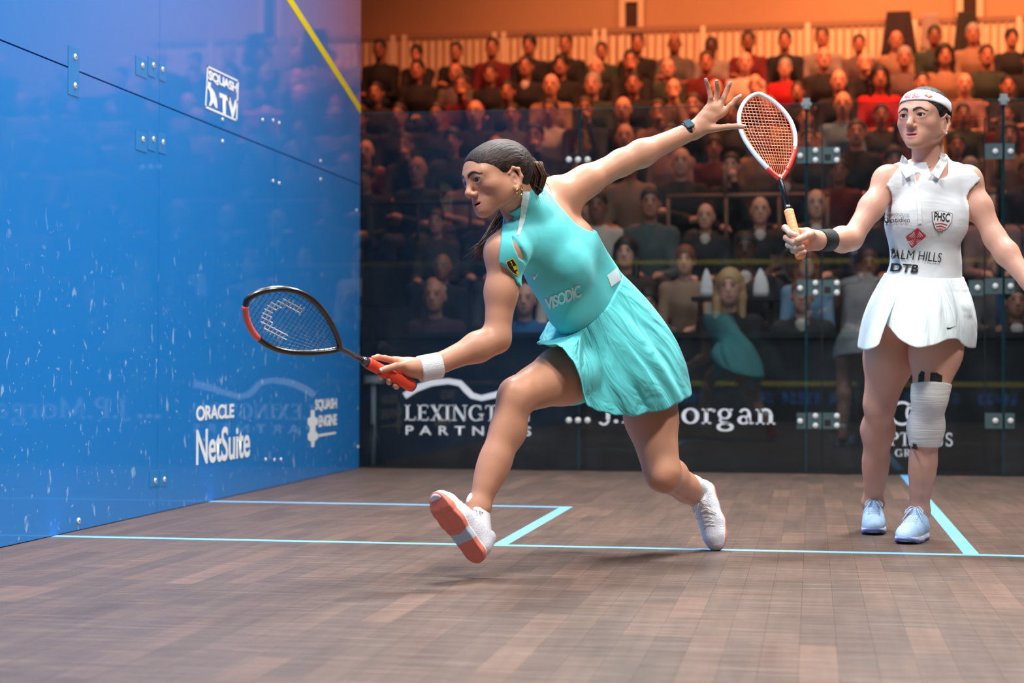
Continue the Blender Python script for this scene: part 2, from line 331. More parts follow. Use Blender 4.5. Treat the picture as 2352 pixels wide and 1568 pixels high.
for py in (357, 661, 966):
    patch(1830, 1851, py, [(1838, py+1)]); patch(1855, 1887, py, [(1873, py-11), (1873, py+11)]); patch(1890, 1930, py, [(1922, py-11), (1922, py+11)])
    q = on_back(1900, py+4); MB().box((q[0]-0.016, -0.0085, q[2]-0.02), (q[0]+0.02, -0.0074, q[2]+0.016)).build('hinge_recess', MHOLE, wb)
for py in (348, 657, 966):
    patch(2262, 2302, py, [(2286, py)], 34); patch(2308, 2330, py, [(2321, py)], 34)
patch(2225, 2258, 661, [(2245, 661)], 34)
for py in (367, 965):
    for bx in (1307, 1328, 1350):
        c = on_back(bx, py); MB().lathe((c[0], -0.006, c[2]), (0, -1, 0), [(0, 0.018), (0.005, 0.018), (0.008, 0.012)], 16).build('bolt', MBOLT, wb, True)
    a = on_back(1295, py); b = on_back(1362, py); MB().box((a[0], -0.005, a[2]-0.045), (b[0], -0.0002, a[2]+0.045)).build('clear_plate', MGLASS, wb)
for px, py in ((1852, 258), (2305, 243)):
    c = on_back(px, py); MB().box((c[0]-0.02, -0.02, 2.10), (c[0]+0.02, 0.03, 2.16)).lathe((c[0]-0.02, -0.02, 2.125), (0, -1, 0), [(0, 0.013), (0.01, 0.011)], 12).lathe((c[0]+0.02, -0.02, 2.125), (0, -1, 0), [(0, 0.013), (0.01, 0.011)], 12).build('glass_clamp', MSTEEL, wb)
# serif capitals and small letters drawn as strokes in a unit box
def line(x0, y0, x1, y1, w): return stroke2d([(x0, y0), (x1, y1)], w)
def ring(cx, cy, rx, ry, thick, thin, a0=0, a1=360, n=36):
    a = np.radians(np.linspace(a0, a1, n)); wv = thin+(thick-thin)*np.abs(np.cos(a))**1.3
    return stroke2d(np.stack([cx+rx*np.cos(a), cy+ry*np.sin(a)], 1), wv)
S = 0.065
GL = {
 'L': (0.68, [line(.17, 0, .17, 1, .15), line(.02, S/2, .62, S/2, S), line(.02, 1-S/2, .32, 1-S/2, S), line(.60, 0, .62, .24, .05)]),
 'E': (0.72, [line(.17, 0, .17, 1, .15), line(.02, S/2, .62, S/2, S), line(.02, 1-S/2, .60, 1-S/2, S), line(.17, .52, .48, .52, S), line(.61, 0, .63, .22, .05), line(.59, 1, .60, .8, .05), line(.48, .42, .48, .62, .04)]),
 'X': (0.76, [line(.12, 1, .60, 0, .16), line(.60, 1, .12, 0, .06), line(0, S/2, .26, S/2, S), line(.46, S/2, .76, S/2, S), line(.0, 1-S/2, .28, 1-S/2, S), line(.48, 1-S/2, .74, 1-S/2, S)]),
 'I': (0.38, [line(.17, 0, .17, 1, .15), line(.02, S/2, .32, S/2, S), line(.02, 1-S/2, .32, 1-S/2, S)]),
 'N': (0.92, [line(.14, 0, .14, 1, .06), line(.74, 0, .74, 1, .06), line(.14, 1, .74, 0, .16), line(.0, S/2, .28, S/2, S), line(.0, 1-S/2, .2, 1-S/2, S), line(.6, 1-S/2, .88, 1-S/2, S)]),
 'G': (0.90, [ring(.42, .5, .35, .47, .15, .06, 48, 330), line(.72, .05, .72, .42, .14), line(.54, .42, .86, .42, S), line(.66, .98, .68, .70, .05)]),
 'T': (0.72, [line(.34, 0, .34, 1, .15), line(.02, 1-S/2, .66, 1-S/2, S), line(.18, S/2, .5, S/2, S), line(.04, 1, .02, .78, .05), line(.64, 1, .66, .78, .05)]),
 'O': (0.90, [ring(.42, .5, .36, .47, .16, .06)]),
 'J': (0.46, [line(.30, .16, .30, 1, .15), stroke2d(arc2d(.14, .14, .17, .2, 0, -150), .09), line(.15, 1-S/2, .45, 1-S/2, S)]),
 'P': (0.70, [line(.17, 0, .17, 1, .15), line(.02, S/2, .34, S/2, S), ring(.32, .74, .26, .235, .15, .06, -90, 90), line(.02, 1-S/2, .34, 1-S/2, S), line(.17, .505, .34, .505, S)]),
 '.': (0.26, [ring(.1, .08, .04, .04, .08, .08)]),
 'M': (1.14, [line(.14, 0, .14, 1, .06), line(.92, 0, .92, 1, .16), line(.16, 1, .52, .1, .15), line(.52, .1, .92, 1, .06), line(.0, S/2, .28, S/2, S), line(.76, S/2, 1.08, S/2, S)]),
 'o': (0.68, [ring(.32, .34, .25, .31, .15, .06)]),
 'r': (0.52, [line(.18, 0, .18, .66, .14), line(.02, S/2, .36, S/2, S), line(.02, .66-S/2, .2, .66-S/2, S), stroke2d(arc2d(.36, .46, .18, .17, 170, 60), .08), ring(.45, .58, .03, .03, .07, .07)]),
 'g': (0.68, [ring(.29, .44, .19, .20, .12, .06), ring(.31, -.13, .25, .15, .13, .07), stroke2d([(.16, .27), (.12, .17), (.17, .08), (.34, .05), (.46, .02)], .09), stroke2d([(.44, .56), (.52, .63), (.58, .61)], .08)]),
 'a': (0.64, [line(.46, .08, .46, .48, .14), stroke2d(arc2d(.30, .47, .16, .17, 0, 165), .09), ring(.26, .18, .16, .155, .13, .06), stroke2d([(.46, .12), (.52, .03), (.62, .06)], .07)]),
 'n': (0.76, [line(.18, 0, .18, .66, .14), line(.02, S/2, .34, S/2, S), line(.02, .66-S/2, .2, .66-S/2, S), stroke2d(arc2d(.37, .44, .19, .20, 170, 0), .10), line(.56, 0, .56, .46, .14), line(.42, S/2, .72, S/2, S)]),
 'S': (0.60, [stroke2d(np.concatenate([arc2d(.28, .74, .19, .21, 30, 250), arc2d(.28, .27, .2, .22, 80, -150)]), .09), line(.46, .95, .47, .72, .04), line(.08, .05, .07, .3, .04)]),
 'U': (0.84, [line(.16, .3, .16, 1, .13), stroke2d(arc2d(.41, .3, .25, .27, 180, 360), .09), line(.66, .3, .66, 1, .06), line(.02, 1-S/2, .3, 1-S/2, S), line(.54, 1-S/2, .8, 1-S/2, S)]),
 'R': (0.74, [line(.17, 0, .17, 1, .13), line(.02, S/2, .32, S/2, S), ring(.32, .75, .24, .225, .13, .06, -90, 90), line(.02, 1-S/2, .34, 1-S/2, S), line(.17, .52, .34, .52, S), line(.34, .52, .66, 0, .13)]),
}
def glass_word(word, l, r, t, b, gap=0.04):
    """stroke lettering on the court face of the back glass; l, r columns, t cap line, b base line (pixels)"""
    v = []; f = []; x = 0
    for ch in word:
        adv, st = GL[ch]
        for sv, sf in st:
            bb = len(v); v += [(p[0]+x, p[1], 0) for p in sv]; f += [tuple(bb+i for i in q) for q in sf]
        x += adv+gap
    x -= gap; v = np.array(v); A = on_back(l, b); B = on_back(r, b+ (r-l)*0.006); C = on_back(l, t)
    v = np.array([[A[0]+p[0]/x*(B[0]-A[0]), -0.0009, A[2]+p[1]*(C[2]-A[2])] for p in v])
    return link('lettering', mesh('lettering', v, f, MWHITE), wb)
glass_word('LEXINGTON', 929, 1222, 929, 965); glass_word('J.P.Morgan', 1378, 1783, 919, 971)
me, _ = text_mesh('PARTNERS', MWHITE, 0.01, 1.75); A = on_back(932, 998); B = on_back(1220, 1000); C = on_back(932, 977)
map_mesh(me, quad_map((A[0], -0.0009, A[2]), (B[0]-A[0], 0, 0), (0, 0, C[2]-A[2]))); link('lettering', me, wb)
pts = [(929, 909), (955, 892), (990, 879), (1030, 875), (1057, 880), (1070, 894), (1084, 908), (1106, 914), (1140, 906), (1180, 893), (1220, 884)]; ws = [15, 16, 15, 13, 14, 15, 14, 13, 14, 16, 17]
vv, ff = stroke2d([(a, -b) for a, b in pts], ws); link('lettering_ribbon', mesh('lettering_ribbon', [on_back(p[0], -p[1])+np.array([0, -0.0009, 0]) for p in vv], ff, MWHITE), wb)
def door_glyphs(word, l, r, t, b):
    o = glass_word(word, l, r, t, b, 0.07); o.parent = door; return o
door_glyphs('OPTIMUS', 2014, 2190, 992, 1023); door_glyphs('GROUP', 2056, 2146, 1031, 1048)
for cx in (2072, 2108):
    vv, ff = stroke2d([(cx+25*math.cos(a), -(949+25*math.sin(a))) for a in np.linspace(0, 2*math.pi, 48)], 5.5)
    link('lettering_ring', mesh('lettering_ring', [on_back(p[0], -p[1])+np.array([0, -0.0009, 0]) for p in vv], ff, MWHITE), door)

# ------------------------------------------------------------------ front wall: clear glass over a tin with a yellow top line (seen mirrored in the back glass)
MFRONT = glass('front_glass', (0.97, 0.98, 0.985, 1), refl=0.6)
wf = MB().box((0, -9.79, 0), (6.4, -9.755, 0.40)).build('wall_front', MBLACK, kind='structure', label='black tin and clear glass of the front wall')
MB().box((0, -9.79, 0.40), (6.4, -9.752, 0.45)).build('tin_line', MYEL, wf)
MB().box((0, -9.765, 1.78), (6.4, -9.752, 1.83)).build('service_line', MYEL, wf)
for i in range(4): MB().box((i*1.6+0.002, -9.775, 0.452), ((i+1)*1.6-0.002, -9.765, 4.5)).build('glass_pane', MFRONT, wf)
MLED = M('blue_lettering', srgb(60, 150, 255), 0.5, emit=1.3)
for x0, x1 in ((0.35, 1.55), (2.0, 3.2), (3.7, 4.9), (5.2, 6.2)):       # rows of blue dots, illegible in the reflection
    mbd = MB(); r_ = random.Random(int(x0*100)); x = x0
    while x < x1:
        if r_.random() < 0.82:
            for k in range(5):
                for c in range(3):
                    if r_.random() < 0.68: mbd.box((x+c*0.022, -9.7545, 0.20+k*0.026), (x+c*0.022+0.016, -9.7505, 0.218+k*0.026))
        x += 0.088
    mbd.build('blue_lettering', MLED, wf)
# right side wall: clear glass panes
wr = MB().box((6.4, -9.75, 0), (6.43, 0, 0.012)).build('wall_right', MBLACK, kind='structure', label='clear glass side wall right of the court')
for i in range(6): MB().box((6.402, -9.75+i*1.625+0.002, 0.014), (6.412, -9.75+(i+1)*1.625-0.002, 2.6)).build('glass_pane', MFRONT, wr)
# ------------------------------------------------------------------ modelling with blended solids (distance fields -> one continuous surface)
def nrm(v): v = np.asarray(v, float); return v/np.linalg.norm(v)
class Solid:
    """list of primitives; each is (kind, params, op, k) with op '+' blend union, '-' blend cut, '*' intersect"""
    def __init__(s): s.p = []
    def cone(s, a, b, ra, rb, k=0.02, op='+'): s.p.append(('cone', (np.asarray(a, float), np.asarray(b, float), ra, rb), op, k)); return s
    def chain(s, pts, rs, k=0.02, op='+'):
        for i in range(len(pts)-1): s.cone(pts[i], pts[i+1], rs[i], rs[i+1], k, op)
        return s
    def ball(s, c, r, k=0.02, op='+'): return s.ell(c, (r, r, r), None, k, op)
    def ell(s, c, r, R=None, k=0.02, op='+'): s.p.append(('ell', (np.asarray(c, float), np.asarray(r, float), np.eye(3) if R is None else np.asarray(R, float)), op, k)); return s
    def half(s, c, n, k=0.0, op='*'): s.p.append(('half', (np.asarray(c, float), nrm(n)), op, k)); return s
    def join(s, o): s.p += o.p; return s
def _bounds(kind, q):
    if kind == 'cone': a, b, ra, rb = q; r = max(ra, rb); return np.minimum(a, b)-r, np.maximum(a, b)+r
    if kind == 'ell': c, r, R = q; e = np.sqrt(((R*r[None, :])**2).sum(1)); return c-e, c+e
    return None
def _eval(kind, q, X, Y, Z):
    if kind == 'cone':
        a, b, ra, rb = q; d = b-a; L2 = max(float(d@d), 1e-12)
        x = X-a[0]; y = Y-a[1]; z = Z-a[2]
        t = np.clip((x*d[0]+y*d[1]+z*d[2])/L2, 0, 1)
        return np.sqrt((x-t*d[0])**2+(y-t*d[1])**2+(z-t*d[2])**2)-(ra+(rb-ra)*t)
    if kind == 'ell':
        c, r, R = q; x = X-c[0]; y = Y-c[1]; z = Z-c[2]
        u = (R[0, 0]*x+R[1, 0]*y+R[2, 0]*z); v = (R[0, 1]*x+R[1, 1]*y+R[2, 1]*z); w_ = (R[0, 2]*x+R[1, 2]*y+R[2, 2]*z)
        k0 = np.sqrt((u/r[0])**2+(v/r[1])**2+(w_/r[2])**2); k1 = np.sqrt((u/r[0]**2)**2+(v/r[1]**2)**2+(w_/r[2]**2)**2)+1e-9
        return np.where(k0 < 1e-6, -r.min(), k0*(k0-1)/k1)
    c, n = q; return (X-c[0])*n[0]+(Y-c[1])*n[1]+(Z-c[2])*n[2]
def field(sol, lo, hi, h, inflate=0.0):
    lo = np.asarray(lo, float); hi = np.asarray(hi, float); n = np.ceil((hi-lo)/h).astype(int)+1
    ax = [(lo[i]+h*np.arange(n[i])).astype(np.float32) for i in range(3)]
    F = np.full(n, 0.2, dtype=np.float32); inf = inflate
    for kind, q, op, k in sol.p:
        if op == '~': F -= q; continue                      # grow everything so far by q
        bd = _bounds(kind, q); m = k+3*h+0.012
        if bd is None: i0 = [0, 0, 0]; i1 = n
        else:
            i0 = np.clip(np.floor((bd[0]-m-lo)/h).astype(int), 0, n); i1 = np.clip(np.ceil((bd[1]+m-lo)/h).astype(int)+1, 0, n)
            if (i1 <= i0).any(): continue
        X = ax[0][i0[0]:i1[0], None, None]; Y = ax[1][None, i0[1]:i1[1], None]; Z = ax[2][None, None, i0[2]:i1[2]]
        d = _eval(kind, q, X, Y, Z); sl = tuple(slice(i0[j], i1[j]) for j in range(3)); f = F[sl]
        if op == '+':
            if k > 0: hh = np.clip(0.5+0.5*(f-d)/k, 0, 1); f = f+(d-f)*hh-k*hh*(1-hh)
            else: f = np.minimum(f, d)
        elif op == '-':
            d = -d
            if k > 0: hh = np.clip(0.5-0.5*(f-d)/k, 0, 1); f = f+(d-f)*hh+k*hh*(1-hh)
            else: f = np.maximum(f, d)
        else: f = np.maximum(f, d)
        F[sl] = f
    return F-inf if inf else F
def grow(sol, q): sol.p.append(('grow', q, '~', 0)); return sol
def nets(F, lo, h):
    """naive surface nets: one vertex per crossed cell, one quad per crossed edge"""
    s = F < 0; nx, ny, nz = F.shape
    c = np.zeros((nx-1, ny-1, nz-1), dtype=np.uint8)
    for i in (0, 1):
        for j in (0, 1):
            for k in (0, 1): c += s[i:nx-1+i, j:ny-1+j, k:nz-1+k]
    idx = np.argwhere((c > 0) & (c < 8)); N = len(idx)
    vid = np.full(c.shape, -1, dtype=np.int32); vid[tuple(idx.T)] = np.arange(N)
    acc = np.zeros((N, 3)); cnt = np.zeros(N); C = {}
    for i in (0, 1):
        for j in (0, 1):
            for k in (0, 1): C[(i, j, k)] = F[idx[:, 0]+i, idx[:, 1]+j, idx[:, 2]+k].astype(float)
    for a in C:
        for ax in range(3):
            if a[ax]: continue
            b = list(a); b[ax] = 1; fa = C[a]; fb = C[tuple(b)]; m = (fa < 0) != (fb < 0)
            t = np.where(m, fa/np.where(m, fa-fb, 1), 0)
            p = np.tile(np.array(a, float), (N, 1)); p[:, ax] += t
            acc += p*m[:, None]; cnt += m
    V = np.asarray(lo)+h*(idx+acc/cnt[:, None]); Q = []
    for ax in range(3):
        o1, o2 = [(1, 2), (2, 0), (0, 1)][ax]
        sa = [slice(None)]*3; sb = [slice(None)]*3; sa[ax] = slice(0, -1); sb[ax] = slice(1, None)
        for o in (o1, o2): sa[o] = slice(1, -1); sb[o] = slice(1, -1)
        A = s[tuple(sa)]; B = s[tuple(sb)]; e = np.argwhere(A != B)
        if not len(e): continue
        fl = A[tuple(e.T)]; g = e.copy(); g[:, o1] += 1; g[:, o2] += 1
        def cell(d1, d2): q = g.copy(); q[:, o1] -= d1; q[:, o2] -= d2; return vid[tuple(q.T)]
        q = np.stack([cell(1, 1), cell(0, 1), cell(0, 0), cell(1, 0)], 1); q[~fl] = q[~fl][:, ::-1]; Q.append(q)
    return V, (np.concatenate(Q) if Q else np.zeros((0, 4), int))
def relax(V, Q, it=2, lam=0.5):
    E = np.concatenate([Q[:, [0, 1]], Q[:, [1, 2]], Q[:, [2, 3]], Q[:, [3, 0]]]); n = len(V)
    deg = np.bincount(E[:, 0], minlength=n)+np.bincount(E[:, 1], minlength=n); deg = np.maximum(deg, 1)
    for i in range(it):
        l = lam if i % 2 == 0 else -lam*1.03
        A = np.stack([np.bincount(E[:, 0], V[E[:, 1], a], n)+np.bincount(E[:, 1], V[E[:, 0], a], n) for a in range(3)], 1)/deg[:, None]
        V = V+l*(A-V)
    return V
def surface(sol, lo, hi, h, fine=(), it=4):
    """mesh a solid; fine = [(lo, hi, h)] boxes are meshed finer inside the same surface"""
    VV = []; QQ = []; b = 0
    V, Q = nets(field(sol, lo, hi, h), lo, h); V = relax(V, Q, it); cen = V[Q].mean(1); keep = np.ones(len(Q), bool)
    for l, u, hh in fine: keep &= ~((cen > np.asarray(l)+1.2*h) & (cen < np.asarray(u)-1.2*h)).all(1)
    VV.append(V); QQ.append(Q[keep]); b = len(V)
    for i, (l, u, hh) in enumerate(fine):
        V, Q = nets(field(sol, l, u, hh), l, hh); V = relax(V, Q, it); VV.append(V); QQ.append(Q+b); b += len(V)
    V = np.concatenate(VV); Q = np.concatenate(QQ); used = np.zeros(len(V), bool); used[Q.ravel()] = True
    m = np.cumsum(used)-1; return V[used], m[Q]
def paint(me, cols):
    a = me.color_attributes.new('Col', 'FLOAT_COLOR', 'POINT'); c = np.ones((len(me.vertices), 4), dtype=np.float32); c[:, :3] = cols; a.data.foreach_set('color', c.ravel())
def frame(z, y):
    """rotation with columns x, y, z: z as given, y close to the given direction"""
    z = nrm(z); y = np.asarray(y, float); y = nrm(y-z*(y@z)); return np.stack([np.cross(y, z), y, z], 1)
# ------------------------------------------------------------------ the stand behind the back wall
ROWS = []                                   # (depth from camera, pixel row of seated heads)
for d_, py_ in ((12.3, 685), (13.3, 590), (14.3, 485), (15.4, 390), (16.5, 330), (17.6, 265), (18.7, 205), (19.8, 158), (20.9, 108)):
    c = P(1500, py_, d_); ROWS.append((c[1], c[2]))     # y of the row, z of its heads
MSEAT = M('black_seat', srgb(17, 17, 20), 0.7)
HEAD = 0.70                                  # seated head centre above the seat
for i, (y, z) in enumerate(ROWS):
    top = z-HEAD-0.40; y1 = ROWS[i+1][0]-0.45 if i < 8 else y+1.0
    if i > 0: st = MB().box((-9, y-0.45, -0.06), (17, y1, top)).build('floor', MDARK, kind='structure', label='dark step of the spectator stand')
    else: st = MB().box((-9, 1.15, -0.064), (17, y1, -0.06)).build('floor', MDARK, kind='structure', label='dark floor in front of the stand')
    b = MB().box((-9, y-0.02, z-HEAD-0.06), (17, y+0.40, z-HEAD)).box((-9, y+0.40, z-HEAD-0.06), (17, y+0.44, z-HEAD+0.34))
    for x in np.arange(-8.8, 17, 1.2): b.box((x, y+0.1, z-HEAD-0.40 if i else -0.06), (x+0.05, y+0.3, z-HEAD-0.055))
    b.build('seat_bench', MSEAT, st)
bar = MB().box((-9, 1.05, -0.06), (17, 1.12, 0.80)).box((-9, 1.02, 0.80), (17, 1.15, 0.835)).build('barrier', MBLACK, label='long black barrier in front of the lowest row of spectators', cat='barrier')
MRAIL = M('brown_rail', srgb(120, 92, 78), 0.4, metal=0.2)
y, z = ROWS[3]; hr = empty('handrail', (0, y-0.5, 0), label='thin brown handrail across the middle of the stand', cat='handrail')
a = on_back(1530, 452, y-0.5); b = on_back(1905, 448, y-0.5)
MB().tube([(a[0], 0, a[2]), (b[0], 0, a[2])], 0.022, 8).build('rail', MRAIL, hr, True)
for px in (1535, 1668, 1790, 1900):
    q = on_back(px, 452, y-0.5); MB().tube([(q[0], 0, a[2]-0.62), (q[0], 0, a[2])], 0.018, 8).build('post', MRAIL, hr, True)
q = on_back(1665, 400, y-0.5); MB().tube([(q[0], 0, a[2]), (q[0], 0, a[2]+0.26)], 0.022, 8).build('post', MRAIL, hr, True)
hr2 = empty('handrail', (0, y-0.5, 0), label='black handrail left of the turquoise player behind the glass', cat='handrail')
a2 = on_back(850, 468, y-0.5); b2 = on_back(1085, 466, y-0.5); MB().tube([(a2[0], 0, a2[2]), (b2[0], 0, a2[2])], 0.02, 8).build('rail', MDARK, hr2, True)
for px in (852, 960, 1080):
    q = on_back(px, 468, y-0.5); MB().tube([(q[0], 0, a2[2]-0.62), (q[0], 0, a2[2])], 0.018, 8).build('post', MDARK, hr2, True)
# slatted fence and wall at the top of the stand
FY = ROWS[8][0]+1.25
MSLAT = M('pale_slat', srgb(228, 206, 178), 0.6, vary=0.1, vscale=4); MPOST = M('pale_post', srgb(232, 212, 184), 0.55)
fence = empty('slat_fence', (0, FY, 0), label='pale vertical slat fence along the top of the stand', cat='fence')
zt = on_back(1400, 64, FY)[2]; xl = on_back(700, 60, FY)[0]; xr = on_back(2500, 30, FY)[0]; pitch = 0.098
MB().box((xl, -0.02, zt-0.07), (xr, 0.05, zt)).build('top_rail', M('fence_rail', srgb(150, 112, 88), 0.6), fence)
MB().box((xl, -0.02, zt-1.25), (xr, 0.05, zt-1.18)).build('bottom_rail', MSLAT, fence)
sm = MB().box((-0.026, -0.012, zt-1.2), (0.026, 0.012, zt-0.06)).mesh('slat', MSLAT)
n_ = int((xr-xl)/pitch)
for i in range(n_): o = link('slat', sm, fence); o.location = (xl+(i+0.5)*pitch, 0.015, 0)
pmh = MB().box((-0.03, -0.05, zt-1.3), (0.03, -0.012, zt-0.02)).mesh('post', MPOST)
for px in (904, 930, 1137, 1158, 1368, 1388, 1615, 1855, 2100, 2340):
    o = link('post', pmh, fence); o.location = (on_back(px, 100, FY)[0], 0, 0)
MWALL = M('plaster_wall', srgb(190, 146, 110), 0.8, vary=0.08, vscale=0.7)
MB().box((-14, FY+1.0, 0), (24, FY+1.1, 9.5)).build('wall_stand', MWALL, kind='structure', label='plain wall behind the top of the stand')
MFR = M('pale_frame', srgb(226, 196, 165), 0.6)
for n, (l, r, t) in enumerate(((1428, 1474, 5), (2202, 2252, 0))):
    p0 = on_back(l, 55, FY+0.98); p1 = on_back(r, 55, FY+0.98); zb = p0[2]-0.6; ztp = p0[2]+(0.30 if n == 0 else 0.9)
    wdw = MB().box((p0[0], FY+0.965, zb), (p1[0], FY+0.99, ztp)).build('window_%d' % (n+1), M('dark_pane', srgb(60, 38, 28), 0.3), kind='structure', label='narrow dark window in the wall behind the stand')
    MB().box((p0[0]-0.03, FY+0.93, zb), (p0[0]+0.05, FY+0.966, ztp+0.06)).build('window_frame', MFR, wdw)
    MB().box((p1[0]-0.05, FY+0.93, zb), (p1[0]+0.03, FY+0.966, ztp+0.06)).build('window_frame', MFR, wdw)
    MB().box((p0[0]+0.05, FY+0.93, ztp-0.02), (p1[0]-0.05, FY+0.966, ztp+0.06)).build('window_frame', MFR, wdw)
# coats hung over the fence
def coat(px0, px1, py0, py1, col, label):
    p0 = on_back(px0, py0, FY-0.16); p1 = on_back(px1, py1, FY-0.16); w_ = p1[0]-p0[0]; hh = p0[2]-p1[2]; g = 14; v = []; f = []
    r_ = random.Random(px0)
    for j in range(g+1):
        for i in range(g+1):
            u = i/g; t = j/g; wd = 1-0.25*(1-t)*abs(2*u-1)**2
            v.append((p0[0]+w_*(0.5+(u-0.5)*wd*(0.86+0.14*t)), -0.02-0.05*t-0.025*math.sin(u*13+px0+2*t)*t-0.02*r_.random()*t, p0[2]-hh*t*(1-0.10*math.sin(u*5+px0))))
    k = len(v)
    for j in range(g):
        for i in range(g): a_ = j*(g+1)+i; f.append((a_, a_+g+1, a_+g+2, a_+1))
    b_ = [(x, y+0.035, z) for x, y, z in v]; v += b_; f += [tuple(k+q for q in reversed(t)) for t in f[:]]
    rim = [i for i in range(g+1)]+[j*(g+1)+g for j in range(1, g+1)]+[g*(g+1)+i for i in range(g-1, -1, -1)]+[j*(g+1) for j in range(g-1, 0, -1)]
    for i in range(len(rim)): a_, c_ = rim[i], rim[(i+1) % len(rim)]; f.append((a_, c_, c_+k, a_+k))
    o = link('coat', mesh('coat', v, f, M('coat_cloth', srgb(*col), 0.9), True), None, label=label, cat='coat', group='coats hung over the fence'); o.location = (0, FY-0.065, 0)
coat(2022, 2108, 24, 118, (42, 22, 26), 'dark maroon coat hung over the slat fence'); coat(2112, 2166, 28, 120, (150, 128, 120), 'grey coat hung over the slat fence beside the maroon one'); coat(2190, 2254, 24, 112, (40, 32, 28), 'dark brown coat hung over the slat fence under the right window')

# camera on a tripod behind the glass, far left
MCAM = M('camera_black', srgb(30, 34, 38), 0.45); MGRY = M('tripod_grey', srgb(196, 202, 206), 0.5)
q = on_back(857, 1065, 0.55); tri = empty('tripod_camera', (q[0], 0.55, -0.06), label='video camera on a grey tripod behind the glass at the far left', cat='camera')
zc = on_back(857, 800, 0.55)[2]+0.06; zt_ = on_back(857, 880, 0.55)[2]+0.06
for a_ in (0.3, 2.4, 4.5): MB().tube([(0, 0, zt_-0.25), (0.16*math.cos(a_)*0.5, 0.16*math.sin(a_), 0.0)], [0.012, 0.008], 8).build('leg', MCAM, tri, True)
MB().tube([(0, 0, 0.05), (0, 0, zt_)], 0.017, 10).build('column', MGRY, tri, True)
MB().box((-0.05, -0.04, zt_), (0.06, 0.05, zt_+0.05)).build('head', MGRY, tri); MB().box((-0.035, -0.045, zt_+0.008), (0.04, -0.040, zt_+0.035)).build('plate', MWHITE, tri)
bd = MB().box((-0.05, -0.09, zc-0.05), (0.05, 0.12, zc+0.05)).tube([(-0.01, 0.0, zc+0.05), (-0.01, 0.0, zc+0.13)], 0.012, 8).build('camera_body', MCAM, tri)
MB().lathe((0.075, -0.08, zc-0.005), (0, -1, 0), [(0, 0.052), (0.08, 0.052), (0.09, 0.047), (0.091, 0.036), (0.07, 0.034)], 20).build('lens', MCAM, tri, True)
MB().tube([(0, 0, zt_+0.05), (0, 0, zc-0.05)], 0.02, 8).build('neck', MCAM, tri, True)
# two folded napkins on a narrow table between the lower rows
y = ROWS[1][0]-0.52
a = on_back(1590, 690, y); b = on_back(1790, 690, y); zt_ = on_back(1740, 682, y)[2]
tb_ = empty('table', (a[0], y, -0.06), label='narrow dark table carrying the two white napkins', cat='table')
MB().box((0, -0.14, zt_+0.03), (b[0]-a[0], 0.14, zt_+0.06)).build('table_top', MBLACK, tb_)
for x in (0.04, b[0]-a[0]-0.08): MB().box((x, -0.02, 0), (x+0.04, 0.02, zt_+0.03)).build('leg', MBLACK, tb_)
MNAP = M('white_napkin', srgb(236, 232, 230), 0.8)
for px, w_, lb in ((1622, 30, 'white napkin folded to a cone, left of the blonde woman'), (1746, 36, 'white napkin folded to a cone, right of the blonde woman')):
    c = on_back(px, 680, y); hh = on_back(px, 616, y)[2]-zt_; r0 = w_/2/4012*12.7; v = []; n_ = 12
    pr = [(0, 0.95), (0.2, 1.0), (0.45, 0.92), (0.7, 0.66), (0.9, 0.3), (1.0, 0.03)]; mb_ = MB(); rings = []
    for t, rr in pr: rings.append([(r0*rr*(1+0.12*math.cos(3*k*2*math.pi/n_))*math.cos(k*2*math.pi/n_), 0.5*r0*rr*math.sin(k*2*math.pi/n_), hh*t) for k in range(n_)])
    mb_.add([p for r in rings for p in r], [(i*n_+k, i*n_+(k+1) % n_, (i+1)*n_+(k+1) % n_, (i+1)*n_+k) for i in range(5) for k in range(n_)]+[tuple(range(n_-1, -1, -1)), tuple(5*n_+k for k in range(n_))])
    o = mb_.build('napkin', MNAP, None, True, label=lb, cat='napkin', group='napkins on the table'); o.location = (c[0], y, zt_)
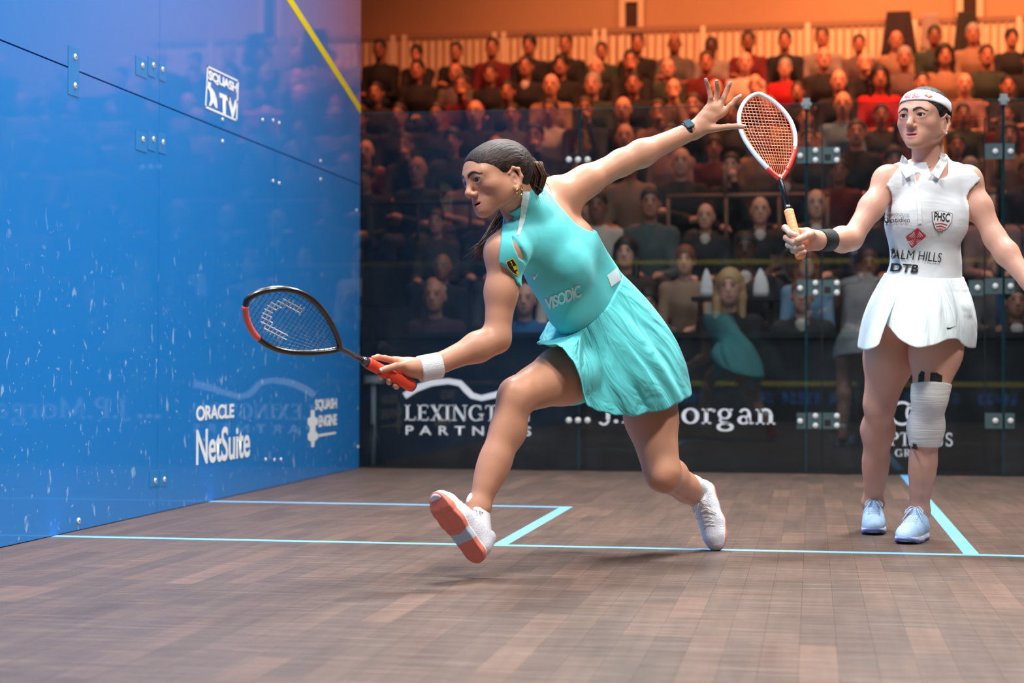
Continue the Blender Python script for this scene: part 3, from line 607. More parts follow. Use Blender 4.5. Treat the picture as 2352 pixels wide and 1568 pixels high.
# ------------------------------------------------------------------ spectators
def person_solids(pose):
    """seated figure, seat at z = 0, facing -y; returns body (skin), top, trousers, shoes and hair solids"""
    lean = {'hands': 0.04, 'chin': 0.16, 'cross': 0.02}[pose]
    hip = np.array([0, 0.16, 0.09]); ch = np.array([0, 0.15-lean, 0.38]); nk = np.array([0, 0.15-lean*1.25, 0.54]); hd = np.array([0, 0.12-lean*1.4, 0.70])
    body = Solid(); top = Solid(); tr = Solid(); sh = Solid()
    body.cone(nk-np.array([0, 0, 0.08]), hd-np.array([0, 0, 0.06]), 0.056, 0.05, 0.01)
    body.ell(hd+np.array([0, 0.012, 0.03]), (0.076, 0.094, 0.092), None, 0.02); body.cone(hd+np.array([0, -0.03, 0]), hd+np.array([0, -0.052, -0.072]), 0.064, 0.042, 0.03); body.ell(hd+np.array([0, -0.022, -0.045]), (0.060, 0.062, 0.052), None, 0.03)
    body.cone(hd+np.array([0, -0.088, 0.015]), hd+np.array([0, -0.104, -0.018]), 0.008, 0.013, 0.014)
    for s in (-1, 1):
        body.ell(hd+np.array([s*0.078, 0.01, -0.005]), (0.013, 0.024, 0.034), None, 0.008)
        body.ball(hd+np.array([s*0.032, -0.110, 0.018]), 0.018, 0.014, '-')
    top.chain([hip, ch, nk-np.array([0, 0, 0.07])], [0.135, 0.145, 0.085], 0.05); top.ell(ch+np.array([0, 0, 0.02]), (0.17, 0.12, 0.17), None, 0.05)
    body.cone(ch, nk-np.array([0, 0, 0.05]), 0.07, 0.06, 0.03)
    for s in (-1, 1):
        shd = ch+np.array([s*0.165, 0.0, 0.085])
        if pose == 'hands': el = np.array([s*0.205, 0.03, 0.17]); ha = np.array([s*0.09, -0.30, 0.14])
        elif pose == 'chin': el = np.array([s*0.17, -0.20, 0.20]); ha = hd+np.array([s*0.035, -0.10, -0.12]) if s > 0 else np.array([-0.06, -0.30, 0.16])
        else: el = np.array([s*0.205, 0.01, 0.20]); ha = np.array([-s*0.11, -0.09, 0.25+0.03*s])
        top.chain([nk-np.array([-s*0.05, 0, 0.07]), shd, el], [0.06, 0.068, 0.05], 0.035); top.cone(el, el+(ha-el)*0.9, 0.048, 0.037, 0.02)
        d = nrm(ha-el); body.cone(el+(ha-el)*0.7, ha, 0.028, 0.03, 0.01); body.ell(ha+d*0.045, (0.045, 0.05, 0.032), None, 0.02); body.cone(ha+d*0.05, ha+d*0.10+np.array([-s*0.012, 0, -0.01]), 0.018, 0.014, 0.01)
        kn = np.array([s*0.13, -0.33, 0.06]); an = np.array([s*0.12, -0.30, -0.35])
        tr.chain([np.array([s*0.09, 0.14, 0.075]), kn, an], [0.095, 0.065, 0.05], 0.03)
        sh.cone(an+np.array([0, 0.03, -0.03]), an+np.array([0, -0.13, -0.045]), 0.038, 0.034, 0.01)
    tr.cone((-0.08, 0.15, 0.08), (0.08, 0.15, 0.08), 0.11, 0.11, 0.03)
    hair = {}
    cap = lambda g: Solid().ell(hd+np.array([0, 0.018, 0.036]), (0.082+g, 0.100+g, 0.094+g), None, 0)
    s = cap(0.004); s.cone(hd+np.array([0, -0.115, -0.07]), hd+np.array([0, -0.105, 0.015]), 0.075, 0.056, 0.012, '-'); s.half(hd+np.array([0, 0, -0.035]), (0, -0.55, -1)); hair['short'] = s
    s = cap(0.010); s.cone(hd+np.array([0, -0.118, -0.09]), hd+np.array([0, -0.108, 0.008]), 0.070, 0.054, 0.012, '-'); s.half(hd+np.array([0, 0, -0.055]), (0, -0.3, -1)); hair['full'] = s
    s = cap(0.010); s.p = s.p[:1]
    for q in (-1, 1): s.chain([hd+np.array([q*0.06, 0.03, 0.05]), hd+np.array([q*0.082, 0.015, -0.06]), hd+np.array([q*0.085, -0.005, -0.20])], [0.045, 0.035, 0.028], 0.02)
    s.cone(hd+np.array([0, 0.07, 0.0]), hd+np.array([0, 0.085, -0.18]), 0.06, 0.05, 0.03); s.cone(hd+np.array([0, -0.118, -0.11]), hd+np.array([0, -0.108, 0.012]), 0.064, 0.054, 0.012, '-'); hair['long'] = s
    s = cap(0.003); s.half(hd+np.array([0, 0.01, 0]), (0, -1, 0.25)); s.half(hd+np.array([0, 0, 0.045]), (0, 0.2, 1)); s.half(hd+np.array([0, 0, -0.06]), (0, 0, -1)); hair['rim'] = s
    return body, top, tr, sh, hair, hd
def skin_mat(n, c):
    m = M('skin_'+n, srgb(*c), 0.5, spec=0.4); N = m.node_tree.nodes; L = m.node_tree.links; a = N.new('ShaderNodeVertexColor'); a.layer_name = 'Col'
    x = N.new('ShaderNodeMix'); x.data_type = 'RGBA'; x.blend_type = 'MULTIPLY'; x.inputs[0].default_value = 1; x.inputs[6].default_value = srgb(*c); L.new(a.outputs[0], x.inputs[7]); L.new(x.outputs[2], N['Principled BSDF'].inputs['Base Color']); return m
SK = {n: skin_mat(n, c) for n, c in dict(pale=(220, 162, 138), tan=(190, 130, 104), brown=(150, 98, 74), deep=(88, 56, 44)).items()}
HR = {n: M('hair_'+n, srgb(*c), 0.5, bump=0.4, bscale=90) for n, c in dict(black=(22, 18, 18), brown=(62, 40, 28), grey=(150, 144, 138), blond=(190, 150, 100), auburn=(120, 66, 42)).items()}
CL = {n: M('cloth_'+n.replace(' ', '_'), srgb(*c), 0.85, bump=0.25, bscale=22, vary=0.12, vscale=7) for n, c in {
    'black': (22, 23, 27), 'navy': (28, 34, 52), 'charcoal': (48, 49, 52), 'grey': (88, 82, 80), 'light grey': (140, 130, 126), 'white': (196, 184, 174), 'beige': (148, 116, 94), 'yellow': (182, 134, 72),
    'red': (176, 12, 18), 'dark red': (96, 14, 22), 'purple': (64, 38, 54), 'green': (40, 56, 48), 'olive': (84, 78, 64), 'brown': (58, 44, 40), 'blue': (40, 96, 150), 'pale blue': (104, 140, 168), 'pink': (156, 116, 110), 'mauve': (102, 82, 82), 'teal grey': (66, 82, 84)}.items()}
PR = {}
for pose in ('hands', 'chin', 'cross'):
    b, t, tr, sh, hair, hd = person_solids(pose); lo = (-0.42, -0.55, -0.5); hi = (0.42, 0.42, 0.95)
    d = {}
    def mk(n, s, h):
        V, Q = surface(s, lo, hi, h, it=4); d[n] = mesh(n, V, Q, CL['black'], True)
        if n == 'body':
            L_ = V-hd; C = np.ones((len(V), 3)); ax = np.abs(L_[:, 0]); fr_ = L_[:, 1] < -0.04
            C[fr_ & (np.hypot((ax-0.032)/0.015, (L_[:, 2]-0.016)/0.009) < 1)] = (0.30, 0.26, 0.25); C[fr_ & (ax > 0.012) & (ax < 0.055) & (np.abs(L_[:, 2]-0.036) < 0.007)] = (0.45, 0.38, 0.35)
            C[fr_ & (ax < 0.024) & (np.abs(L_[:, 2]+0.058) < 0.007)] = (0.62, 0.34, 0.34); paint(d[n], C)
    mk('body', b, 0.0095); mk('top', t, 0.016); mk('trousers', tr, 0.018); mk('shoes', sh, 0.016)
    for n in hair: mk('hair_'+n, hair[n], 0.012)
    # open collar showing a shirt, seen on jackets: a thin wedge lying on the chest
    PR[pose] = d
vc = Solid(); vc.cone((0, 0.03, 0.50), (0, 0.005, 0.30), 0.055, 0.02, 0.02)
V, Q = surface(vc, (-0.2, -0.2, 0.2), (0.2, 0.25, 0.65), 0.012); PR['shirt'] = mesh('shirt_front', V, Q, CL['white'], True)
def part(name, me, root, mat):
    o = link(name, me, root); o.material_slots[0].link = 'OBJECT'; o.material_slots[0].material = mat; return o
# pixel column, pixel row of the head, row of the stand (1 lowest), pose, top, hair style, hair colour, skin, shirt front
T = '''872 112 9 hands black short black brown -
1000 130 9 chin black full black tan -
1110 118 9 cross black short black tan -
1172 110 9 hands dark_red short black tan -
1252 104 9 hands black full black tan -
1338 96 9 hands black short brown tan -
1423 118 9 hands green short black tan -
1498 100 9 hands black short brown tan -
1565 100 9 cross grey rim grey brown -
1652 108 9 hands light_grey short black deep -
1733 95 9 cross dark_red short black brown -
1806 95 9 hands black short black tan -
1895 88 9 hands light_grey short brown tan -
1980 102 9 hands mauve short black tan -
2055 95 9 hands beige rim grey tan -
2140 84 9 hands green short black brown -
2218 80 9 hands beige short grey tan -
2260 92 9 hands black full black tan -
2300 82 9 hands brown rim grey tan -
2330 96 9 hands yellow rim grey pale -
1060 160 8 hands black short black tan -
1220 165 8 cross grey rim grey tan -
1297 168 8 hands black short brown tan -
1313 134 8 hands black short black tan shirt
1355 150 8 hands black full black tan -
1389 158 8 hands black rim brown pale -
1405 138 8 chin black short black tan -
1455 162 8 hands green rim grey pale -
1478 122 8 hands dark_red short brown tan -
1648 148 8 hands white rim grey pale -
1812 158 8 hands red short grey pale -
1893 124 8 hands black rim grey pale -
1985 152 8 chin black rim grey pale -
2078 134 8 hands mauve short grey tan -
2138 126 8 hands beige long black tan -
2176 132 8 hands green short brown tan -
2262 140 8 hands black full black tan -
2340 126 8 hands black short black tan -
864 215 7 hands black short black tan -
1080 205 7 chin dark_red short brown tan -
1155 212 7 hands black short black tan -
1373 192 7 hands beige rim grey pale -
1450 188 7 hands green short grey pale -
1520 190 7 hands black short black tan -
1570 212 7 chin beige rim brown pale -
1735 206 7 hands brown rim grey pale -
1775 202 7 chin brown rim grey pale -
1850 212 7 hands black short brown tan -
1895 190 7 hands black rim grey pale -
2070 172 7 hands red long black tan -
2104 192 7 hands black short black pale -
2183 196 7 hands pink rim grey pale -
2232 200 7 cross black short black tan -
2272 200 7 hands beige long brown pale -
2325 196 7 hands dark_red short brown tan -
845 262 6 chin beige short brown pale -
905 268 6 hands black short black tan -
960 268 6 hands black full brown tan -
1018 264 6 hands navy short black tan -
1100 262 6 hands black short black tan -
1155 254 6 hands black rim brown pale -
1238 264 6 hands olive short black tan -
1352 234 6 hands white short brown tan -
1425 256 6 chin navy short brown tan -
1520 242 6 hands black rim brown pale -
1560 262 6 chin beige short brown tan -
1625 246 6 chin black short brown pale -
1690 262 6 hands charcoal short black tan -
1768 252 6 hands beige short grey tan -
1838 272 6 hands beige short brown pale -
1890 240 6 hands pale_blue rim grey pale -
1940 268 6 hands charcoal short black tan -
1990 212 6 hands yellow rim grey pale -
2040 268 6 hands green short black tan -
2210 284 6 hands navy short brown tan -
2180 276 6 hands dark_red short black tan -
2305 228 6 hands navy short brown pale shirt
2345 250 6 chin dark_red short brown tan -
875 352 5 hands black short black tan -
965 348 5 hands dark_red rim brown pale -
1068 338 5 chin black short brown tan -
1130 320 5 hands charcoal full black tan -
1222 340 5 hands olive rim brown tan -
1314 336 5 cross navy short brown tan -
1312 286 5 chin black short black tan -
1430 300 5 hands black rim brown pale -
1510 312 5 hands pink short brown pale -
1560 340 5 hands dark_red full brown tan -
1640 322 5 hands beige short brown tan -
1850 326 5 hands charcoal short brown pale -
1914 304 5 hands black short brown pale -
2000 302 5 hands dark_red long black tan -
2030 345 5 hands green short black tan -
2280 312 5 hands beige long brown pale -
2340 336 5 chin red short black tan -
940 392 4 cross black rim brown tan -
1050 396 4 cross pink short brown tan -
880 410 4 hands black full black tan -
1272 392 4 hands charcoal short brown tan -
1420 380 4 hands beige full brown pale -
1490 372 4 hands beige short brown tan -
1597 368 4 cross black rim brown pale shirt
1690 388 4 chin black short black pale -
1745 380 4 hands navy short brown tan shirt
1840 396 4 hands dark_red short black brown -
1960 372 4 hands black full black tan -
2255 392 4 hands mauve short grey tan -
2330 414 4 hands navy short black brown -
1095 522 3 hands brown short brown tan -
1150 480 3 hands black short black tan -
1385 488 3 hands black short black tan -
1460 474 3 hands white short black brown -
1505 468 3 hands teal_grey short black tan -
1584 500 3 hands black rim grey pale shirt
1762 486 3 hands black rim grey pale shirt
1845 472 3 hands black rim grey pale shirt
1940 480 3 hands navy short black tan -
2010 478 3 hands black short black tan -
2230 470 3 hands pink short brown pale -
2346 470 3 hands pale_blue short brown tan -
1030 618 2 hands black rim black brown shirt
1140 600 2 hands charcoal short black tan -
1424 588 2 hands white short black tan -
1520 582 2 hands brown long black pale -
1590 600 2 hands beige full auburn pale -
1692 574 2 hands black short black deep shirt
1812 628 2 hands pale_blue long auburn pale -
1976 620 2 hands grey short brown brown -
2020 590 2 hands blue full black tan -
2264 622 2 hands grey rim grey pale -
1000 682 1 hands purple rim black tan -
1208 690 1 hands blue rim brown pale -
1490 700 1 hands grey full black tan -
1675 648 1 hands black long blond pale -
1842 680 1 hands charcoal short auburn pale shirt
2334 694 1 hands black short black tan shirt'''
ORD = ['first', 'second', 'third', 'fourth', 'fifth', 'sixth', 'seventh', 'eighth', 'ninth', 'tenth', 'eleventh', 'twelfth', 'thirteenth', 'fourteenth', 'fifteenth', 'sixteenth', 'seventeenth', 'eighteenth', 'nineteenth', 'twentieth', 'twenty-first', 'twenty-second', 'twenty-third', 'twenty-fourth']
RN = ['lowest', 'second lowest', 'third lowest', 'fourth lowest', 'middle', 'fourth highest', 'third highest', 'second highest', 'top']
HT = {'short': '%s hair', 'full': 'thick %s hair', 'long': 'long %s hair', 'rim': 'thinning %s hair'}
def spectator(x, row, dz, pose, topc, hs, hc, skin, shirt, label, group, turn=0.0):
    y, z = ROWS[row]; seat = z-HEAD; sc = float(np.clip((HEAD+dz)/HEAD, 0.90, 1.10))
    r = empty('person', (x, y, seat), 0, label=label, cat='person', group=group); r.scale = (sc*0.92, sc, sc); r.rotation_euler = (0, 0, turn)
    d = PR[pose]; part('body', d['body'], r, SK[skin]); part('top', d['top'], r, CL[topc]); part('trousers', d['trousers'], r, CL[random.choice(('black', 'navy', 'charcoal'))])
    if row < 1: part('shoes', d['shoes'], r, CL['black'])
    part('hair', d['hair_'+hs], r, HR[hc])
    if shirt and pose == 'hands': part('shirt_front', PR['shirt'], r, CL['white'])
    return r
rows = {}; ENDX = {}
for ln in T.split('\n'):
    a = ln.split(); rows.setdefault(int(a[2]), []).append(a)
for rw in rows:
    lst = sorted(rows[rw], key=lambda a: int(a[0]))
    want = np.array([on_back(int(a[0]), int(a[1]), ROWS[rw-1][0]+0.08)[0] for a in lst]); xs_ = want.copy()
    for _ in range(300):                                     # neighbours on a bench keep their distance
        xs_ += 0.02*(want-xs_)
        for i in range(len(xs_)-1):
            g = 0.47-(xs_[i+1]-xs_[i])
            if g > 0: xs_[i] -= g/2; xs_[i+1] += g/2
    ENDX[rw-1] = xs_[-1]
    for k, a in enumerate(lst):
        px, py = int(a[0]), int(a[1]); q = on_back(px, py, ROWS[rw-1][0]+0.08); x = xs_[k]; topc = a[4].replace('_', ' '); dz = q[2]-ROWS[rw-1][1]
        label = '%s spectator from the left in the %s row, %s top, %s' % (ORD[k], RN[rw-1], topc, HT[a[5]] % a[6])
        ang = math.atan2(2.6-x, 14)*0.6
        spectator(x, rw-1, dz, a[3], topc, a[5], a[6], a[7], a[8] == 'shirt', label, 'spectators in the stand', random.uniform(-0.07, 0.07))
# further spectators to the right of the frame, seen only as reflections in the blue wall
rx = random.Random(5)
for rw in range(1, 9):
    x = max(on_back(2470, 300, ROWS[rw][0])[0], ENDX.get(rw, 0)+0.6)+rx.uniform(0, 0.3)
    for k in range(4):
        spectator(x, rw, rx.uniform(-0.03, 0.04), rx.choice(('hands', 'hands', 'cross')), rx.choice(('white', 'beige', 'black', 'light grey', 'pink', 'navy', 'dark red')), rx.choice(('short', 'full', 'rim')), rx.choice(('black', 'brown', 'grey')), rx.choice(('pale', 'tan')), False,
                  'spectator beyond the right edge, seen only mirrored in the blue wall', 'spectators right of the frame', rx.uniform(-0.1, 0.1)); x += rx.uniform(0.75, 1.25)
from mathutils.bvhtree import BVHTree
def bvh(V, Q): return BVHTree.FromPolygons([tuple(p) for p in V], [tuple(int(i) for i in q) for q in Q])
# ------------------------------------------------------------------ anatomy shared by the two players
def head_solid(S, O, R, open_mouth=0.0):
    """O: head origin at eye level, R: columns = side, forward, up; adds a head to solid S"""
    T = lambda x, y, z: O+R@np.array([x, y, z])
    e = lambda c, r, k=0.02, op='+': S.ell(T(*c), r, R, k, op)
    cn = lambda a, b, ra, rb, k=0.015, op='+': S.cone(T(*a), T(*b), ra, rb, k, op)
    e((0, -0.020, 0.023), (0.0735, 0.094, 0.074)); e((0, 0.026, 0.026), (0.062, 0.060, 0.058), 0.03)
    cn((0, 0.042, -0.005), (0, 0.048, -0.058), 0.055, 0.038, 0.03)
    for s in (-1, 1):
        cn((s*0.054, -0.012, -0.050), (s*0.014, 0.066, -0.088), 0.018, 0.017, 0.03); cn((s*0.050, -0.010, -0.010), (s*0.053, -0.012, -0.052), 0.017, 0.016, 0.025)
        e((s*0.041, 0.048, -0.026), (0.026, 0.028, 0.022), 0.025); e((s*0.040, 0.026, -0.050), (0.021, 0.030, 0.030), 0.03)
        cn((s*0.012, 0.083, 0.014), (s*0.046, 0.066, 0.017), 0.010, 0.009, 0.02)
    e((0, 0.081, -0.092), (0.020, 0.016, 0.016), 0.022); e((0, 0.066, -0.062), (0.036, 0.026, 0.026), 0.02)
    for s in (-1, 1): S.ball(T(s*0.031, 0.0985, 0.0), 0.0165, 0.014, '-')
    cn((0, 0.082, 0.010), (0, 0.1085, -0.030), 0.0075, 0.0105, 0.012); e((0, 0.108, -0.033), (0.0100, 0.0090, 0.0090), 0.008)
    for s in (-1, 1):
        e((s*0.0125, 0.0985, -0.0385), (0.0075, 0.0095, 0.0075), 0.006); S.ball(T(s*0.007, 0.104, -0.046), 0.0042, 0.003, '-')
    om = open_mouth
    for s in (-1, 1):
        cn((s*0.0215, 0.083, -0.066), (s*0.004, 0.0950, -0.0608), 0.0032, 0.0058, 0.005); cn((s*0.0195, 0.083, -0.067-om*0.4), (s*0.003, 0.0930, -0.0738-om), 0.0034, 0.0072, 0.005)
    cn((-0.017, 0.0925, -0.0665-om*0.3), (0.017, 0.0925, -0.0665-om*0.3), 0.0016+om*0.25, 0.0016+om*0.25, 0.003, '-')
    if om: e((0, 0.090, -0.067-om*0.45), (0.014, 0.018, om*0.62), 0.003, '-')
    for s in (-1, 1):                                       # lids: a dome over the eyeball with an almond opening
        S.ball(T(s*0.031, 0.0755, 0.0005), 0.0150, 0.012); S.ell(T(s*0.0315, 0.0880, -0.0006), (0.0138, 0.0150, 0.0056+0.0006), R, 0.002, '-')
        # ear: rim, lobe and hollow
        ec = lambda x, y, z: T(s*(x+0.003), y*1.08, z*1.08-0.028)
        S.chain([ec(0.070, -0.002, 0.016), ec(0.076, -0.014, 0.028), ec(0.080, -0.028, 0.020), ec(0.080, -0.030, -0.002), ec(0.075, -0.020, -0.022), ec(0.071, -0.009, -0.030), ec(0.070, -0.004, -0.024)], [0.004, 0.0046, 0.0052, 0.0052, 0.0056, 0.0075, 0.005], 0.005)
        S.ell(ec(0.071, -0.014, 0.0), (0.005, 0.014, 0.023), R, 0.004); S.ell(ec(0.080, -0.010, -0.003), (0.007, 0.008, 0.010), R, 0.004, '-')
def head_paint(V, base, O, R, lip, brow, om=0.0):
    L = (V-O)@R; x, y, z = L.T; C = np.tile(np.asarray(base[:3]), (len(V), 1)); near = (np.abs(L) < 0.16).all(1)
    def mixc(m, col): m = np.clip(m, 0, 1)[:, None]; C[:] = C*(1-m)+np.asarray(col[:3])*m
    warm = np.array(base[:3])*np.array([1.0, 0.72, 0.68])
    mixc(0.45*np.exp(-((np.abs(x)-0.042)**2+(z+0.030)**2)/0.0004)*(y > 0.03), warm); mixc(0.4*np.exp(-(x**2+(z+0.036)**2)/0.00016)*(y > 0.09), warm)
    lp = np.exp(-((x/0.0205)**4))*np.exp(-(((z+0.067+om*0.5)/(0.0100+om*0.55))**4))*(y > 0.078); mixc(lp*0.95*near, lip)
    mixc(1.0*(np.abs(x) < 0.016)*(np.abs(z+0.067+om*0.45) < 0.0014+om*0.6)*(y > 0.07)*(y < 0.0895-0.2*np.abs(x)), (0.03, 0.008, 0.008))
    # brows: an arc rising from the nose and falling to the temple
    ax = np.abs(x); t = np.clip((ax-0.010)/0.044, 0, 1); bz = 0.0165+0.0085*np.sin(np.pi*np.minimum(t*1.15, 1))-0.004*t; th = 0.0058*(1-0.60*t)
    mixc(0.96*(ax > 0.009)*(ax < 0.055)*np.clip((th-np.abs(z-bz))/0.0018+0.5, 0, 1)*(y > 0.03), brow)
    # lashes along the upper lid
    ex = (ax-0.0315)/0.0160; lid = 0.0002+0.0062*np.sqrt(np.clip(1-ex**2, 0, 1)); mixc(0.9*(np.abs(ex) < 0.95)*np.clip(1-np.abs(z-lid)/0.0018, 0, 1)*(y > 0.066), (0.02, 0.012, 0.01))
    mixc(0.15*np.exp(-(((ax-0.031)/0.02)**2+((z+0.012)/0.006)**2))*(y > 0.06), np.array(base[:3])*0.6)
    return C
def eye_mesh(gaze, mats):
    """unit eyeball: sclera, iris and pupil as rings about the gaze direction"""
    v = []; f = []; g = nrm(gaze); Rf = frame(g, (0, 0.1, 1)); n = 20; ang = [0.0, 0.13, 0.27, 0.30, 0.50, 0.56, 0.62, 0.9, 1.3, 1.8, 2.4, math.pi]
    for a in ang:
        for k in range(n): b = 2*math.pi*k/n; v.append(Rf@np.array([math.sin(a)*math.cos(b), math.sin(a)*math.sin(b), math.cos(a)]))
    col = []
    for i in range(len(ang)-1):
        for k in range(n): f.append((i*n+k, i*n+(k+1) % n, (i+1)*n+(k+1) % n, (i+1)*n+k)); col.append(0 if ang[i+1] <= 0.28 else (1 if ang[i+1] <= 0.57 else 2))
    me = mesh('eye', v, f, mats, True)
    for p, c in zip(me.polygons, col): p.material_index = c
    return me
MPUP = M('pupil', srgb(8, 6, 6), 0.15, spec=0.6); MIRI = M('iris', srgb(38, 22, 14), 0.2, spec=0.6); MSCL = M('eye_white', srgb(205, 198, 192), 0.25, spec=0.6)
def eyes(root, L0, O, R, gaze):
    for s in (-1, 1):
        o = link('eye', eye_mesh(gaze, [MPUP, MIRI, MSCL]), root); p = O+R@np.array([s*0.031, 0.0755, 0.0005]); r = 0.0130
        Mx = Matrix(R.tolist()).to_4x4(); o.matrix_parent_inverse = Matrix.Translation(-Vector(L0)); o.matrix_basis = Matrix.Translation(Vector(p))@Mx@Matrix.Scale(r, 4)
def put(o, root, L0, mat=None):
    o.parent = root; o.matrix_parent_inverse = Matrix.Translation(-Vector(L0))
    if mat is not None: o.matrix_basis = mat
    return o
def arm(S, sh, el, wr, rs=(0.052, 0.046, 0.037, 0.036, 0.040, 0.027), k=0.03, bulge=None):
    sh, el, wr = map(np.asarray, (sh, el, wr)); d = nrm(el-sh)
    S.ball(sh, rs[0], k); m = sh+(el-sh)*0.45; S.cone(sh, m, rs[0]*0.92, rs[1], k); S.cone(m, el, rs[1], rs[2], k)
    m2 = el+(wr-el)*0.28; S.cone(el, m2, rs[3], rs[4], k); S.cone(m2, wr, rs[4], rs[5], k); S.cone(el+(wr-el)*0.8, wr, rs[5]*1.08, rs[5], 0.01)
def leg(S, hip, kn, an, front, rs=(0.092, 0.080, 0.054, 0.052, 0.056, 0.034), k=0.035):
    """front: the direction the kneecap faces"""
    hip, kn, an = map(np.asarray, (hip, kn, an)); fr = nrm(front); sh = nrm(an-kn); fs = nrm(fr-sh*(fr@sh)); L = np.linalg.norm(an-kn)
    th = nrm(kn-hip); ft = nrm(fr-th*(fr@th)); m = hip+(kn-hip)*0.45
    S.cone(hip, m+ft*0.008, rs[0], rs[1], k); S.cone(m+ft*0.008, kn, rs[1], rs[2], k)
    S.cone(m+ft*0.025, kn+(hip-kn)*0.2+ft*0.014, 0.055, 0.040, k)                         # front of the thigh
    S.ell(kn+fs*0.033, (0.026, 0.026, 0.030), None, 0.013)                                   # kneecap
    c = kn+sh*L*0.30-fs*0.020
    S.cone(kn, c, rs[3]-0.006, rs[4]-0.004, k); S.cone(c, kn+sh*L*0.66-fs*0.008, rs[4]-0.004, 0.040, k); S.cone(kn+sh*L*0.6-fs*0.006, an, 0.041, rs[5], k)
    S.cone(kn+fs*0.020+sh*0.03, kn+sh*L*0.8+fs*0.006, 0.030, 0.026, k)                      # shin bone
    S.cone(an, an+sh*0.05, rs[5], rs[5], 0.02)
    side = np.cross(sh, fs)
    for s in (-1, 1): S.ball(an+side*s*0.022+sh*0.008, 0.017, 0.018)
def fingers(S, wrist, specs, palm_k=0.014, pr=0.0135, fr=(0.0098, 0.0090, 0.0082, 0.0070)):
    """specs: one list of joints per finger (knuckle ... tip), thumb last"""
    for i, f in enumerate(specs):
        th = i == len(specs)-1; base = np.asarray(f[0]); b = wrist+(base-wrist)*(0.25 if not th else 0.2)
        S.cone(wrist, b, 0.024, 0.017, palm_k); S.cone(b, base, 0.018 if not th else 0.017, pr*0.86, palm_k)
        n = len(f); rr = np.interp(np.linspace(0, 3, n), range(4), fr)*(1.1 if th else (0.9 if i == 0 else 1.0))
        S.chain(f, list(rr), 0.0045)
    kn = [np.asarray(f[0]) for f in specs[:-1]]
    for a, b in zip(kn[:-1], kn[1:]):
        S.cone(a+(wrist-a)*0.12, b+(wrist-b)*0.12, 0.0105, 0.0105, 0.012); S.cone(a+(wrist-a)*0.45, b+(wrist-b)*0.45, 0.013, 0.013, 0.014)
def nails(root, L0, specs, facing, mat):
    for f in specs:
        t = np.asarray(f[-1]); d = nrm(t-np.asarray(f[-2])); n = np.asarray(facing, float); n = nrm(n-d*(n@d)); R_ = np.stack([np.cross(d, n), d, n], 1)
        v = []; q = []
        for j in range(5):
            for i in range(5):
                u = (i-2)/2; w_ = (j-2)/2; sq = math.sqrt(max(0, 1-0.35*w_*w_)); v.append(t+R_@np.array([u*0.0052*sq, 0.001+w_*0.0062, 0.0074-0.0022*u*u-0.0012*max(w_, 0)**2]))
        for j in range(4):
            for i in range(4): a = j*5+i; q.append((a, a+1, a+6, a+5))
        put(link('fingernail', mesh('fingernail', v, q, mat, True)), root, L0)
def tube_band(S0, a, b, r, t): return S0
